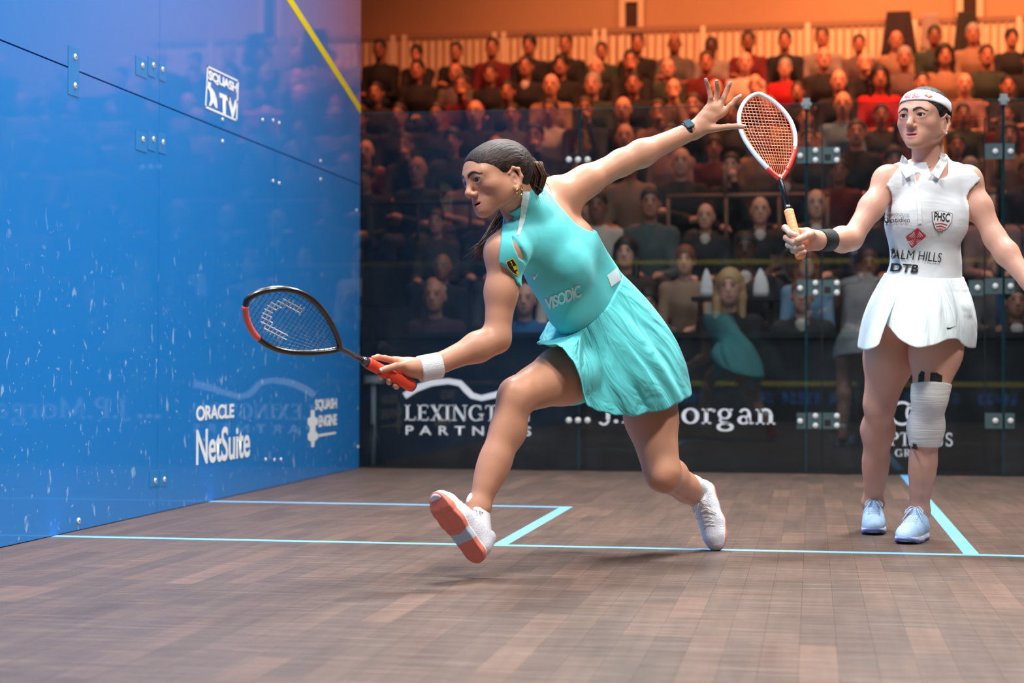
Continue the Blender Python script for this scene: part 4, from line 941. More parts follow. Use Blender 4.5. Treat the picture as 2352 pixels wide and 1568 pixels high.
def shoe(root, L0, O, R, m_up, m_sole, m_lace, m_sock, ankle, sole_paint=None, scale=1.0, bow=True, collar=0.105):
    """O: under the heel-centre on the sole, R: columns side, toe direction, up"""
    Mx = Matrix.Translation(Vector(O))@Matrix(R.tolist()).to_4x4()@Matrix.Scale(scale, 4)
    S = Solid().chain([(0, -0.055, 0.045), (0, 0.0, 0.048), (0, 0.065, 0.040), (0.004, 0.125, 0.030), (0.004, 0.150, 0.024)], [0.037, 0.036, 0.041, 0.038, 0.028], 0.03)
    S.cone((0, -0.062, 0.05), (0, -0.060, 0.098), 0.035, 0.034, 0.025); S.cone((0, -0.03, 0.07), (0, 0.035, 0.062), 0.036, 0.034, 0.025)
    S.cone((0, -0.035, 0.085), (0, -0.005, 0.108), 0.026, 0.022, 0.015)                    # tongue
    S.half((0, 0, 0.010), (0, 0, -1)); S.cone((0, -0.046, 0.075), (0, -0.05, 0.16), 0.024, 0.030, 0.008, '-')
    S.half((0, -0.03, 0.118), (0, -0.2, 1))
    V, Q = surface(S, (-0.07, -0.12, -0.01), (0.07, 0.20, 0.15), 0.0042); V_up, Q_up = V, Q; up = put(link('shoe', mesh('shoe', V, Q, m_up, True)), root, L0, Mx)
    S = Solid().chain([(0, -0.060, 0.012), (0, 0.0, 0.012), (0, 0.070, 0.012), (0.004, 0.125, 0.014), (0.004, 0.150, 0.019)], [0.041, 0.037, 0.046, 0.043, 0.032], 0.02)
    S.half((0, 0, 0.027), (0, 0, 1)); S.half((0, 0.0, 0.0), (0, 0, -1)); S.half((0, 0.125, 0.0), (0, 0.30, -1))
    for yy in (0.028, 0.10): S.cone((-0.08, yy, -0.001), (0.08, yy+0.03, -0.001), 0.0035, 0.0035, 0.001, '-')
    S.cone((0.0, 0.05, -0.001), (0.0, 0.16, -0.001), 0.003, 0.003, 0.001, '-')
    V, Q = surface(S, (-0.07, -0.12, -0.01), (0.07, 0.20, 0.05), 0.0036); ms = mesh('sole', V, Q, m_sole, True)
    if sole_paint is not None: paint(ms, sole_paint(V))
    link('sole', ms, up)
    lb = MB(); tr_ = bvh(V_up, Q_up)
    def onup(pts, n=7):
        pts = np.asarray(pts, float); t = np.linspace(0, len(pts)-1, n); q = np.stack([np.interp(t, range(len(pts)), pts[:, j]) for j in range(2)], 1); o = []
        for x, y in q:
            h = tr_.ray_cast(Vector((x, y, 0.3)), Vector((0, 0, -1))); o.append(np.array([x, y, (h[0][2] if h[0] is not None else 0.05)+0.0012]))
        return o
    for i in range(6):
        y0 = -0.002+i*0.0165; wd = 0.020+0.0008*i
        for s in (-1, 1): lb.tube(onup([(s*wd, y0), (-s*wd, y0+0.016)]), 0.0023, 6)
    if bow:
        t0 = onup([(0, -0.002), (0, 0.0)], 2)[0]+np.array([0, 0, 0.003])
        for s in (-1, 1):
            lb.tube([t0, t0+np.array([s*0.016, 0.012, 0.006]), t0+np.array([s*0.034, 0.022, -0.010]), t0+np.array([s*0.036, 0.034, -0.022]), t0+np.array([s*0.016, 0.020, -0.004]), t0], 0.0022, 6)
            lb.tube([t0, t0+np.array([s*0.010, 0.020, -0.002]), t0+np.array([s*0.026, 0.042, -0.022]), t0+np.array([s*0.040, 0.056, -0.046])], 0.0021, 6)
    lb.build('laces', m_lace, up, True)
    # sock round the ankle, from the collar up
    Ri = np.linalg.inv(R); al = Ri@(np.asarray(ankle)-np.asarray(O))/scale
    S = Solid().cone((0, -0.052, 0.070), al, 0.037, 0.0385, 0.01).cone(al, al+nrm(al-np.array([0, -0.052, 0.07]))*0.02, 0.0385, 0.039, 0.01)
    V, Q = surface(S, (-0.12, -0.20, 0.03), (0.12, 0.12, 0.26), 0.006); put(link('sock', mesh('sock', V, Q, m_sock, True)), root, L0, Mx)
    return up
def racket(name, label, butt, tip, facing, width, m_frame, m_accent, m_string, m_grip, m_shaft, m_logo, heavy, paintlogo=None):
    butt = np.asarray(butt); tip = np.asarray(tip); L = np.linalg.norm(tip-butt); a = nrm(tip-butt); f = np.asarray(facing, float); f = nrm(f-a*(f@a)); s = np.cross(f, a)
    root = empty(name, butt, label=label, cat='racket'); T = lambda x, y, z=0.0: s*x+a*y+f*z        # local to the butt
    hl = L*0.54; y0 = L-hl; N = 72; out = []
    for i in range(N):                                       # teardrop outline from the throat round the tip
        t = i/N*2*math.pi; yy = y0+hl*(0.5-0.5*math.cos(t)); u = (yy-y0)/hl
        w_ = width/2*(math.sin(math.pi*min(1, u)**0.80)**0.72 if u < 1 else 0); w_ = width/2*max(0, math.sin(math.pi*u**1.30)) ** 0.62
        out.append((math.copysign(w_, math.sin(t)) if 0 < i < N else 0.0, yy))
    fr = MB(); loop = [T(x, y) for x, y in out]; pts = loop+[loop[0], loop[1]]
    fr.tube(pts, 0.0085 if heavy else 0.0072, 10, cap=False, upv=f, flat=1.25); fr.build('frame', m_frame, root, True)
    ac = MB(); ac.tube([T(x*1.012, y, 0.0) for x, y in out[N-15:N-6] if True] if not heavy else [T(x*1.0, y) for x, y in (out[23:34] if True else [])], 0.0089 if not heavy else 0.0088, 10, upv=f, flat=1.24)
    if not heavy: ac.tube([T(x*1.004, y) for x, y in out[1:9]], 0.0079, 10, upv=f, flat=1.3); ac.tube([T(x*1.004, y) for x, y in out[N-9:]], 0.0079, 10, upv=f, flat=1.3)
    ac.build('frame_accent', m_accent, root, True)
    xs = np.array([p[0] for p in out]); yv = np.array([p[1] for p in out]); half = N//2
    def wid(y): return np.interp(y, yv[:half+1], np.abs(xs[:half+1]))
    st = MB(); nm = 14 if heavy else 15
    for i in range(nm):                                      # long strings fan out slightly from the throat
        u = (i+0.5)/nm*2-1; p = []
        for y in np.linspace(y0+0.006, L-0.003, 40):
            x = u*width/2*(0.42+0.58*min(1, (y-y0)/(hl*0.55)))*0.96
            if abs(x) < wid(y): p.append(T(x, y, 0.0009))
        if len(p) > 1: st.tube([p[0], p[-1]] if False else p[::6]+[p[-1]], 0.0009 if not heavy else 0.0007, 4, cap=False)
    for y in np.arange(y0+hl*0.17, L-0.006, 0.0138):
        w_ = wid(y)
        if w_ > 0.01: st.tube([T(-w_, y, -0.0009), T(w_, y, -0.0009)], 0.0009 if not heavy else 0.0007, 4, cap=False)
    st.build('strings', m_string, root)
    MB().tube([T(0, 0.19), T(0, y0-0.01), T(0, y0+0.012)], [0.0088, 0.0078, 0.010], 12, upv=f, flat=1.2).build('shaft', m_shaft, root, True)
    g = MB(); pr = [(0.002, 0.0178), (0.012, 0.0185), (0.03, 0.0172)]
    for k in range(9): pr += [(0.034+k*0.017, 0.0160), (0.041+k*0.017, 0.0168), (0.049+k*0.017, 0.0163)]
    g.tube([T(0, y) for y, _ in pr], [r for _, r in pr], 14, upv=f, flat=0.95).build('grip', m_grip, root, True)
    MB().tube([T(0, -0.003), T(0, 0.004)], [0.0165, 0.0176], 14, upv=f, flat=0.95).build('butt_cap', m_shaft if heavy else m_grip, root, True)
    MB().tube([T(0, 0.186), T(0, 0.205)], [0.0150, 0.0105], 14).build('grip_collar', m_shaft, root, True)
    return root, T, wid, y0, L
# ------------------------------------------------------------------ player lunging on the left, turquoise dress
def cat_loop(pts, n):
    """closed Catmull-Rom through pts, n samples"""
    pts = np.asarray(pts); m = len(pts); out = []
    for k in range(n):
        t = k/n*m; i = int(t); u = t-i; a, b, c, d = pts[(i-1) % m], pts[i % m], pts[(i+1) % m], pts[(i+2) % m]
        out.append(0.5*((2*b)+(-a+c)*u+(2*a-5*b+4*c-d)*u*u+(-a+3*b-3*c+d)*u**3))
    return np.array(out)
from mathutils.bvhtree import BVHTree
def bvh(V, Q): return BVHTree.FromPolygons([tuple(p) for p in V], [tuple(int(i) for i in q) for q in Q])
def drape(me, tree, c, ex, ey, n, off=0.0022):
    """lay a flat unit mesh (0..1) on a surface: c centre, ex/ey full-size axes, n direction out of the cloth"""
    c = np.asarray(c); ex = np.asarray(ex); ey = np.asarray(ey); n = nrm(n)
    def fn(co):
        out = []
        for p in co:
            q = c+(p[0]-0.5)*ex+(p[1]-0.5)*ey; h = tree.ray_cast(Vector(q+n*0.25), Vector(-n), 0.5)
            out.append(np.array(h[0])+np.array(h[1])*off*(1 if h[1].dot(Vector(n)) > 0 else -1) if h[0] is not None else q)
        return np.array(out)
    return map_mesh(me, fn)
def poly_unit(pts, mat, name='emblem', sub=3):
    """filled outline given in a unit box, triangulated finely enough to follow cloth"""
    bm = bmesh.new(); vs = [bm.verts.new((p[0], p[1], 0)) for p in pts]; bm.faces.new(vs); bmesh.ops.triangulate(bm, faces=bm.faces[:])
    for _ in range(sub): bmesh.ops.subdivide_edges(bm, edges=[e for e in bm.edges if e.calc_length() > 0.15], cuts=1); bmesh.ops.triangulate(bm, faces=bm.faces[:])
    me = bpy.data.meshes.new(name); bm.to_mesh(me); bm.free(); me.materials.append(mat); return me
SWOOSH = [(0.0, 0.28), (0.05, 0.10), (0.20, 0.02), (0.38, 0.10), (0.70, 0.52), (1.0, 1.0), (0.62, 0.62), (0.36, 0.38), (0.18, 0.30), (0.10, 0.38), (0.09, 0.55)]
SKIN1 = np.array(srgb(200, 143, 114)[:3]); SKIN2 = np.array(srgb(212, 158, 136)[:3])
MSKIN = M('skin', srgb(214, 160, 134), 0.46, spec=0.42, vcol=True, vary=0.05, vscale=14, bump=0.06, bscale=240, sss=0.0)
MNAIL = M('nail', srgb(236, 196, 188), 0.25, spec=0.6)
MHAIR1 = M('dark_brown_hair', srgb(50, 36, 32), 0.55, spec=0.28)
def strands(m, sc, strength=0.7, light=(96, 70, 56), dark=(30, 22, 20)):
    """fine hair lines running along the local y axis"""
    N = m.node_tree.nodes; L = m.node_tree.links; b = N['Principled BSDF']; tc = N.new('ShaderNodeTexCoord'); mp = N.new('ShaderNodeMapping'); mp.inputs['Scale'].default_value = sc; L.new(tc.outputs['Object'], mp.inputs[0])
    n = N.new('ShaderNodeTexNoise'); n.inputs['Scale'].default_value = 1; n.inputs['Detail'].default_value = 4; n.inputs['Distortion'].default_value = 0.4; L.new(mp.outputs[0], n.inputs[0])
    cr = N.new('ShaderNodeValToRGB'); cr.color_ramp.elements[0].position = 0.35; cr.color_ramp.elements[0].color = srgb(*dark); cr.color_ramp.elements[1].position = 0.72; cr.color_ramp.elements[1].color = srgb(*light); L.new(n.outputs[0], cr.inputs[0]); L.new(cr.outputs[0], b.inputs['Base Color'])
    bp = N.new('ShaderNodeBump'); bp.inputs['Strength'].default_value = strength; bp.inputs['Distance'].default_value = 0.006; L.new(n.outputs[0], bp.inputs['Height']); L.new(bp.outputs[0], b.inputs['Normal']); return m
strands(MHAIR1, (260, 16, 120), 0.6, (70, 50, 42), (24, 17, 16))
MAQUA = M('turquoise_jersey', srgb(92, 205, 208), 0.62, spec=0.3, sheen=0.1)
def creases(m, sc, strength, dist=0.01):
    N = m.node_tree.nodes; L = m.node_tree.links; b = N['Principled BSDF']; geo = N.new('ShaderNodeNewGeometry'); mp = N.new('ShaderNodeMapping'); mp.inputs['Scale'].default_value = sc; mp.inputs['Rotation'].default_value = (0, 0.5, 0); L.new(geo.outputs['Position'], mp.inputs[0])
    n = N.new('ShaderNodeTexNoise'); n.inputs['Scale'].default_value = 1; n.inputs['Detail'].default_value = 3; n.inputs['Distortion'].default_value = 0.8; L.new(mp.outputs[0], n.inputs[0])
    bp = N.new('ShaderNodeBump'); bp.inputs['Strength'].default_value = strength; bp.inputs['Distance'].default_value = dist; L.new(n.outputs[0], bp.inputs['Height']); L.new(bp.outputs[0], b.inputs['Normal']); return m
creases(MAQUA, (6, 6, 8), 0.22, 0.016)
MAQUA2 = M('white_trim', srgb(214, 238, 240), 0.6); MWB = M('white_towelling', srgb(236, 236, 238), 0.9, bump=0.5, bscale=420)
MGOLD = M('gold', srgb(214, 170, 96), 0.25, metal=1.0)

J = dict(pelvis=P(1420, 838, 5.66), waist=P(1345, 692, 5.53), chest=P(1277, 592, 5.43), neck=P(1212, 492, 5.34),
         shR=P(1160, 582, 5.21), elR=P(1141, 778, 5.18), wrR=P(985, 845, 5.08), shL=P(1278, 452, 5.47), elL=P(1428, 373, 5.60), wrL=P(1588, 301, 5.70),
         hipR=P(1372, 838, 5.56), knR=P(1187, 908, 5.23), anR=P(1100, 1160, 5.13), hipL=P(1478, 860, 5.74), knL=P(1521, 1086, 5.60), anL=P(1606, 1142, 5.90))
up1 = nrm(J['neck']-J['pelvis']); sd1 = J['shL']-J['shR']+FW*0.16; sd1 = nrm(sd1-up1*(sd1@up1)); fr1 = np.cross(sd1, up1)
TR = np.stack([sd1, fr1, up1], 1)
# head: looks to the left of the picture and a little towards the camera
HO = P(1136, 402, 5.20)
hup = nrm(UP*0.95-RT*0.30-FW*0.05); hf = -RT*0.80-FW*0.55-UP*0.20; HR1 = frame(hup, hf)
def torso(S):
    S.ell(J['chest']-up1*0.015, (0.138, 0.098, 0.150), TR, 0.03); S.ell(J['chest']+up1*0.085, (0.125, 0.075, 0.075), TR, 0.05)
    S.ell(J['waist'], (0.112, 0.086, 0.12), TR, 0.05); S.ell(J['pelvis']+up1*0.03, (0.150, 0.112, 0.125), TR, 0.05)
    for s in (-1, 1): S.ell(J['chest']+fr1*0.062+sd1*s*0.060-up1*0.005, (0.060, 0.042, 0.062), TR, 0.05)
    S.cone(P(1318, 545, 5.50), P(1380, 640, 5.56), 0.054, 0.058, 0.05); S.cone(P(1280, 655, 5.42), P(1306, 722, 5.45), 0.042, 0.055, 0.05)
    return S
B = torso(Solid())
for s in ('R', 'L'):
    S_ = J['sh'+s]; B.cone(J['chest']+up1*0.10, S_, 0.062, 0.050, 0.05); B.cone(J['neck']-up1*0.005, S_+up1*0.02, 0.040, 0.034, 0.045)
arm(B, J['shR'], J['elR'], J['wrR'], (0.054, 0.046, 0.038, 0.037, 0.041, 0.027)); arm(B, J['shL'], J['elL'], J['wrL'], (0.054, 0.047, 0.039, 0.038, 0.041, 0.027))
B.cone(J['chest']+sd1*0.10+up1*0.02-fr1*0.02, J['shL']+(J['elL']-J['shL'])*0.25-up1*0.01, 0.05, 0.040, 0.04)
nb = HO+HR1@np.array([0, -0.030, -0.060]); B.cone(nb, J['neck'], 0.052, 0.053, 0.03); UPPER = list(B.p)
leg(B, J['hipR'], J['knR'], J['anR'], -FW*0.75+UP*0.55-RT*0.35, (0.097, 0.086, 0.055, 0.051, 0.052, 0.032))
leg(B, J['hipL'], J['knL'], J['anL'], -FW*0.9-UP*0.3-RT*0.1, (0.097, 0.082, 0.057, 0.052, 0.053, 0.032))
B.ell(J['hipL']-fr1*0.05, (0.10, 0.09, 0.10), TR, 0.05)
B.cone(HO+HR1@np.array([0, -0.045, -0.02]), J['neck']-fr1*0.02, 0.05, 0.05, 0.03)
B.cone(HO+HR1@np.array([0.062, -0.03, -0.04]), J['neck']+fr1*0.045-up1*0.02, 0.016, 0.012, 0.02)   # neck muscle
head_solid(B, HO, HR1, 0.0045)
d5 = lambda l: [P(*q) for q in l]
openhand = [d5([(1629, 246, 5.70), (1632, 224, 5.69), (1627, 200, 5.685), (1621, 183, 5.67)]), d5([(1641, 241, 5.70), (1646, 222, 5.70), (1648, 203, 5.69), (1646, 187, 5.67)]),
            d5([(1653, 244, 5.70), (1662, 226, 5.70), (1670, 206, 5.70), (1677, 191, 5.69)]), d5([(1664, 255, 5.70), (1678, 242, 5.70), (1690, 229, 5.70), (1700, 221, 5.695)]),
            d5([(1648, 294, 5.69), (1672, 291, 5.68), (1692, 290, 5.675), (1707, 291, 5.67)])]
fingers(B, J['wrL']+(P(1600, 297, 5.70)-J['wrL'])*0.6, openhand, fr=(0.0098, 0.0088, 0.0080, 0.0066))
griphand = [d5([(938, 852, 5.090), (921, 873, 5.078), (911, 888, 5.045), (906, 886, 5.012)]), d5([(926, 842, 5.085), (905, 861, 5.064), (894, 877, 5.030), (892, 874, 4.996)]),
            d5([(915, 835, 5.070), (890, 849, 5.048), (875, 866, 5.012), (872, 863, 4.980)]), d5([(905, 828, 5.055), (884, 823, 5.035), (868, 820, 5.010), (857, 822, 4.988)]),
            d5([(934, 838, 5.045), (908, 841, 5.003), (890, 846, 4.980), (876, 850, 4.966)])]
fingers(B, P(978, 847, 5.080), griphand); B.cone(P(975, 847, 5.080), P(935, 843, 5.065), 0.026, 0.022, 0.02); B.ell(P(942, 846, 5.055), (0.026, 0.024, 0.020), None, 0.02)
L1 = np.array([J['pelvis'][0], J['pelvis'][1], 0.0])
p1 = empty('person', L1, label='player in a turquoise sleeveless dress lunging low with a racket at arm\'s length', cat='person')
def box(c, r): c = np.asarray(c); return c-r, c+r
allp = np.array(list(J.values())+[HO]); lo = allp.min(0)-0.22; hi = allp.max(0)+0.22
hb = box(HO-hup*0.01, 0.158); g1 = box(P(1655, 245, 5.695), np.array([0.115, 0.09, 0.10])); g2 = box(P(912, 850, 5.04), np.array([0.085, 0.12, 0.062]))
V, Q = surface(B, lo, hi, 0.0062, [(hb[0], hb[1], 0.0021), (g1[0], g1[1], 0.0024), (g2[0], g2[1], 0.0022)])
VB, QB = V, Q; bm1 = mesh('body', V, Q, MSKIN, True); paint(bm1, head_paint(V, SKIN1, HO, HR1, srgb(196, 104, 100), srgb(40, 26, 22), 0.0045)); put(link('body', bm1), p1, L1)
eyes(p1, L1, HO, HR1, (0.0 if False else -0.05, 1, -0.05))
nails(p1, L1, openhand[:4], -FW+UP*0.2, MNAIL); nails(p1, L1, [openhand[4]], UP-FW*0.5, MNAIL); nails(p1, L1, [griphand[4]], -FW+UP*0.3, MNAIL)
# hair drawn back to a tail
HM = Matrix.Translation(Vector(HO))@Matrix(HR1.tolist()).to_4x4()
S = Solid().ell((0, -0.022, 0.026), (0.0825, 0.101, 0.0765), None, 0.0); S.ell((0, -0.055, 0.0), (0.072, 0.068, 0.070), None, 0.03)
S.ell((0, 0.026, 0.026), (0.0675, 0.0655, 0.0645), None, 0.01); S.ell((0, 0.108, -0.050), (0.080, 0.078, 0.116), None, 0.008, '-')
for s in (-1, 1): S.ell((s*0.088, 0.000, -0.052), (0.034, 0.034, 0.044), None, 0.008, '-'); S.cone((s*0.075, 0.042, -0.010), (s*0.080, 0.030, -0.06), 0.016, 0.026, 0.01, '-')
S.half((0, -0.06, -0.080), (0, -0.35, -1)); S.cone((0, -0.100, 0.010), (0, -0.135, 0.0), 0.036, 0.024, 0.03)
V, Q = surface(S, (-0.12, -0.18, -0.12), (0.12, 0.12, 0.16), 0.0032); put(link('hair', mesh('hair', V, Q, MHAIR1, True)), p1, L1, HM)
MTAIL = strands(M('hair_tail', srgb(70, 48, 38), 0.5), (30, 30, 30), 0.5, (124, 84, 60), (44, 30, 26))
tl = [HO+HR1@np.array([0, -0.120, 0.0]), P(1207, 372, 5.25), P(1215, 405, 5.27), P(1207, 440, 5.30), P(1180, 480, 5.34), P(1152, 518, 5.34), P(1132, 545, 5.32), P(1112, 566, 5.30)]
rt_ = random.Random(3); tb = MB()
for k in range(420):                                         # the tail is built lock by lock
    a = rt_.uniform(0, 6.283); r0 = math.sqrt(rt_.random()); end = rt_.uniform(0.72, 1.06); pts = []
    for i, c in enumerate(tl):
        wd = [0.020, 0.042, 0.046, 0.042, 0.032, 0.028, 0.024, 0.018][i]; sp = 1.0+0.25*math.sin(a*3+i)
        jt = 0.010*i/7*np.array([rt_.gauss(0, 1), rt_.gauss(0, 1), rt_.gauss(0, 1)])
        pts.append(c+(RT*math.cos(a)+FW*math.sin(a))*wd*r0*sp+jt*0.5)
    pts = np.array(pts); n_ = 14; t = np.linspace(0, (len(tl)-1)*min(1, end), n_); q = np.stack([np.interp(t, range(len(tl)), pts[:, j]) for j in range(3)], 1)
    if end > 0.95: q = np.concatenate([q, [q[-1]+(P(1098, 590, 5.30)-P(1112, 566, 5.30))*rt_.uniform(0.3, 1.5)+RT*rt_.gauss(0, 0.012)]])
    tb.tube(q, [0.0024]*(len(q)-3)+[0.0018, 0.0012, 0.0004], 4)
for k in range(46):                                          # loose ends at the nape
    c = tl[2]+np.array([rt_.uniform(-0.02, 0.02), rt_.uniform(-0.02, 0.02), rt_.uniform(-0.03, 0.03)]); dr = RT*rt_.uniform(0.01, 0.06)-UP*rt_.uniform(-0.01, 0.05); tb.tube([c, c+dr*0.35+UP*0.006, c+dr*0.75+UP*0.004, c+dr-UP*0.012], [0.0006, 0.0006, 0.0005, 0.0002], 4)
put(tb.build('ponytail', MTAIL, None, True), p1, L1)
sc_ = MB(); sc_.tube([HO+HR1@np.array([0.026*math.cos(t), -0.122, 0.004+0.026*math.sin(t)]) for t in np.linspace(0, 2*math.pi, 20)], 0.006, 8); put(sc_.build('hair_tie', MHOLE, None, True), p1, L1)
er = MB(); ec = HO+HR1@np.array([0.076, -0.008, -0.044]); sx = 1 if (HR1[:, 0]@FW) < 0 else -1; ec = HO+HR1@np.array([sx*0.079, -0.009, -0.072])
er.tube([ec+HR1@np.array([sx*0.003, 0.0095*math.cos(t), 0.0105*math.sin(t)]) for t in np.linspace(0, 2*math.pi, 20)], 0.0022, 7)
er.tube([ec+HR1@np.array([sx*0.002, -0.010+0.006*math.cos(t), 0.010+0.007*math.sin(t)]) for t in np.linspace(0, 2*math.pi, 16)], 0.0015, 6); put(er.build('earring', MGOLD, None, True), p1, L1)

# ---- dress: bodice
D = Solid(); D.p = list(UPPER)
grow(D, 0.0075)
V0, Q0 = surface(D, lo, hi, 0.010); tree0 = bvh(V0, Q0)
ATD = 5.4
def at(px, py, tree=None, d=0.0):
    """the point of a surface seen at a pixel"""
    r = nrm(ray(px, py)); h = (tree or tree0).ray_cast(Vector(CAM), Vector(r)); h = h if h[0] is not None else (tree or tree0).find_nearest(Vector(CAM+r*ATD)); return np.array(h[0])+r*d
D.ball(HO, 0.120, 0.004, '-')                                          # neck opening
D.ball(P(1330, 442, 5.46), 0.131, 0.004, '-'); D.ball(P(1300, 430, 5.50), 0.115, 0.004, '-')      # left armhole
D.half(P(1149, 570, 5.2), -RT*0.98+UP*0.08); D.half(P(1187, 650, 5.2), -RT*0.74-UP*0.68); D.cone(P(1128, 668, 5.14), J['elR']-FW*0.04, 0.082, 0.08, 0.004, '-'); D.cone(P(1130, 672, 5.22), J['elR']+FW*0.03, 0.078, 0.08, 0.004, '-'); D.cone(J['elR'], J['wrR'], 0.08, 0.07, 0.0, '-')   # right armhole
D.cone(P(1370, 410, 5.55), J['elL'], 0.10, 0.08, 0.004, '-'); D.cone(J['elL'], J['wrL'], 0.08, 0.07, 0.0, '-')
D.cone(P(1158, 440, 5.27), P(1166, 492, 5.26), 0.050, 0.036, 0.004, '-'); D.cone(P(1166, 492, 5.26), P(1175, 524, 5.25), 0.036, 0.016, 0.004, '-')  # neck opening
q = [(1180, 546), (1190, 568), (1199, 586), (1209, 603)]; q = [at(*c) for c in q]; D.chain(q, [0.006, 0.011, 0.012, 0.003], 0.003, '-')   # slit at the throat
D.half(J['pelvis']+up1*0.02, -up1)
V, Q = surface(D, lo, hi, 0.0048); dress = put(link('dress', mesh('dress', V, Q, MAQUA, True)), p1, L1); dtree = bvh(V, Q)
# ---- skirt: loft from the waist to a flaring hem
hem = [(1238, 788, 5.34), (1268, 787, 5.26), (1300, 806, 5.24), (1328, 850, 5.26), (1341, 905, 5.31), (1362, 937, 5.37), (1415, 951, 5.42), (1470, 951, 5.47), (1520, 940, 5.52), (1563, 922, 5.60), (1586, 907, 5.73), (1560, 900, 5.88), (1490, 890, 5.98), (1400, 860, 5.98), (1320, 820, 5.86), (1262, 790, 5.66), (1240, 782, 5.48)]
HW = cat_loop([P(*q) for q in hem], 240)
wc = J['waist']-up1*0.004; nU, nV = 240, 46
ang = np.array([math.atan2((h-wc)@fr1, (h-wc)@sd1) for h in HW]); ang = np.unwrap(ang)
kern = np.ones(15)/15; n3 = len(ang); step = ang[-1]+(ang[1]-ang[0])-ang[0]; per = np.sign(step)*2*math.pi
lin = np.concatenate([ang-per, ang, ang+per]); ang = np.convolve(lin, kern, 'same')[n3:2*n3]
ph = np.random.RandomState(4).uniform(0, 6.28, 12)
v = np.zeros((nV+1, nU, 3))
def off_leg(p, a, b, ra, rb):
    d = b-a; t = np.clip(((p-a)@d)/(d@d), -0.1, 1.0); q = p-a-t*d; r = np.linalg.norm(q); need = ra+(rb-ra)*t
    return p+q/r*(need-r) if r < need else p
def ridge(x): return (abs(math.sin(x))**0.7*2-1)
def body_r(c, out):
    h = dtree.ray_cast(Vector(c+out*0.30), Vector(-out), 0.30); return 0.30-h[3] if h[0] is not None else 0.10
for i in range(nU):
    th = ang[i]; out = sd1*math.cos(th)+fr1*math.sin(th); W = wc+out*(body_r(wc, out)+0.0015); Hh = HW[i]; ln = np.linalg.norm(Hh-W); u = i/nU*6.28
    for j in range(nV+1):
        s = j/nV; b = 0.020*math.sin(math.pi*s)**0.9
        fold = (0.015*ridge(4.5*u+ph[0]+0.5*s)+0.010*ridge(7*u+ph[1]-0.6*s)+0.004*math.sin(23*u+ph[2]+1.0*s))*min(1, s*1.6)**0.8*(1-0.55*max(0, s-0.8)/0.2)
        p = W+(Hh-W)*s+out*(b*(ln/0.3)+fold*0.8+0.032*max(0, -(out@RT))**2*math.sin(math.pi*min(1, s*1.25)))
        c = wc-up1*((wc-p)@up1); r = (p-c)@out; o2 = p-c; rr = np.linalg.norm(o2); o2 = o2/rr
        if s < 0.75: need = body_r(c, o2)+0.002; p = p+o2*max(0, need-rr) if rr < need else p
        if s < 0.995: p = off_leg(p, J['hipR'], J['knR'], 0.107, 0.101); p = off_leg(p, J['hipL'], J['knL'], 0.106, 0.096)
        v[j, i] = p
def ease(v, it, lo_=0.25):
    for _ in range(it):
        w_ = v.copy(); w_[1:-1] = v[1:-1]*0.5+0.125*(v[:-2]+v[2:]+np.roll(v, 1, 1)[1:-1]+np.roll(v, -1, 1)[1:-1]); v = w_
    return v
def uvgrid(o, nU, nV):
    uv = o.data.uv_layers.new(name='UVMap'); a = []
    for p in o.data.polygons:
        j, i = divmod(p.index, nU)
        a += [(i/nU, j/nV), ((i+1)/nU, j/nV), ((i+1)/nU, (j+1)/nV), (i/nU, (j+1)/nV)]
    uv.data.foreach_set('uv', np.array(a, dtype=np.float32).ravel())
def pleats(m, sc, strength, dist):
    N = m.node_tree.nodes; L = m.node_tree.links; b = N['Principled BSDF']; tc = N.new('ShaderNodeTexCoord'); mp = N.new('ShaderNodeMapping'); mp.inputs['Scale'].default_value = sc; mp.inputs['Rotation'].default_value = (0, 0, 0.06); L.new(tc.outputs['UV'], mp.inputs[0])
    n = N.new('ShaderNodeTexNoise'); n.inputs['Scale'].default_value = 1; n.inputs['Detail'].default_value = 2.5; n.inputs['Distortion'].default_value = 1.2; L.new(mp.outputs[0], n.inputs[0])
    bp = N.new('ShaderNodeBump'); bp.inputs['Strength'].default_value = strength; bp.inputs['Distance'].default_value = dist; L.new(n.outputs[0], bp.inputs['Height']); L.new(bp.outputs[0], b.inputs['Normal']); return m
MAQSK = pleats(M('turquoise_skirt', srgb(92, 205, 208), 0.6, spec=0.3, sheen=0.1), (21, 1.9, 1), 0.9, 0.022)
v = ease(v, 5)
for j in range(26):
    for i in range(nU):
        p = v[j, i]; c = wc-up1*((wc-p)@up1); o2 = p-c; rr = np.linalg.norm(o2); o2 = o2/rr; need = body_r(c, o2)+0.0022
        if rr < need: v[j, i] = p+o2*(need-rr)
v = v.reshape(-1, 3); f = [(j*nU+i, j*nU+(i+1) % nU, (j+1)*nU+(i+1) % nU, (j+1)*nU+i) for j in range(nV) for i in range(nU)]
sk = link('skirt', mesh('skirt', v, np.array(f), MAQSK, True), dress); uvgrid(sk, nU, nV); md = sk.modifiers.new('cloth', 'SOLIDIFY'); md.thickness = 0.0025; md.offset = 0
# shorts under the skirt
S = Solid(); h0 = J['hipR']; k0 = J['knR']; S.cone(h0, h0+(k0-h0)*0.34, 0.100, 0.096, 0.0); h0 = J['hipL']; k0 = J['knL']; S.cone(h0, h0+(k0-h0)*0.22, 0.100, 0.094, 0.02)
V2, Q2 = surface(S, lo, hi, 0.0075); link('shorts', mesh('shorts', V2, Q2, MAQUA, True), dress)
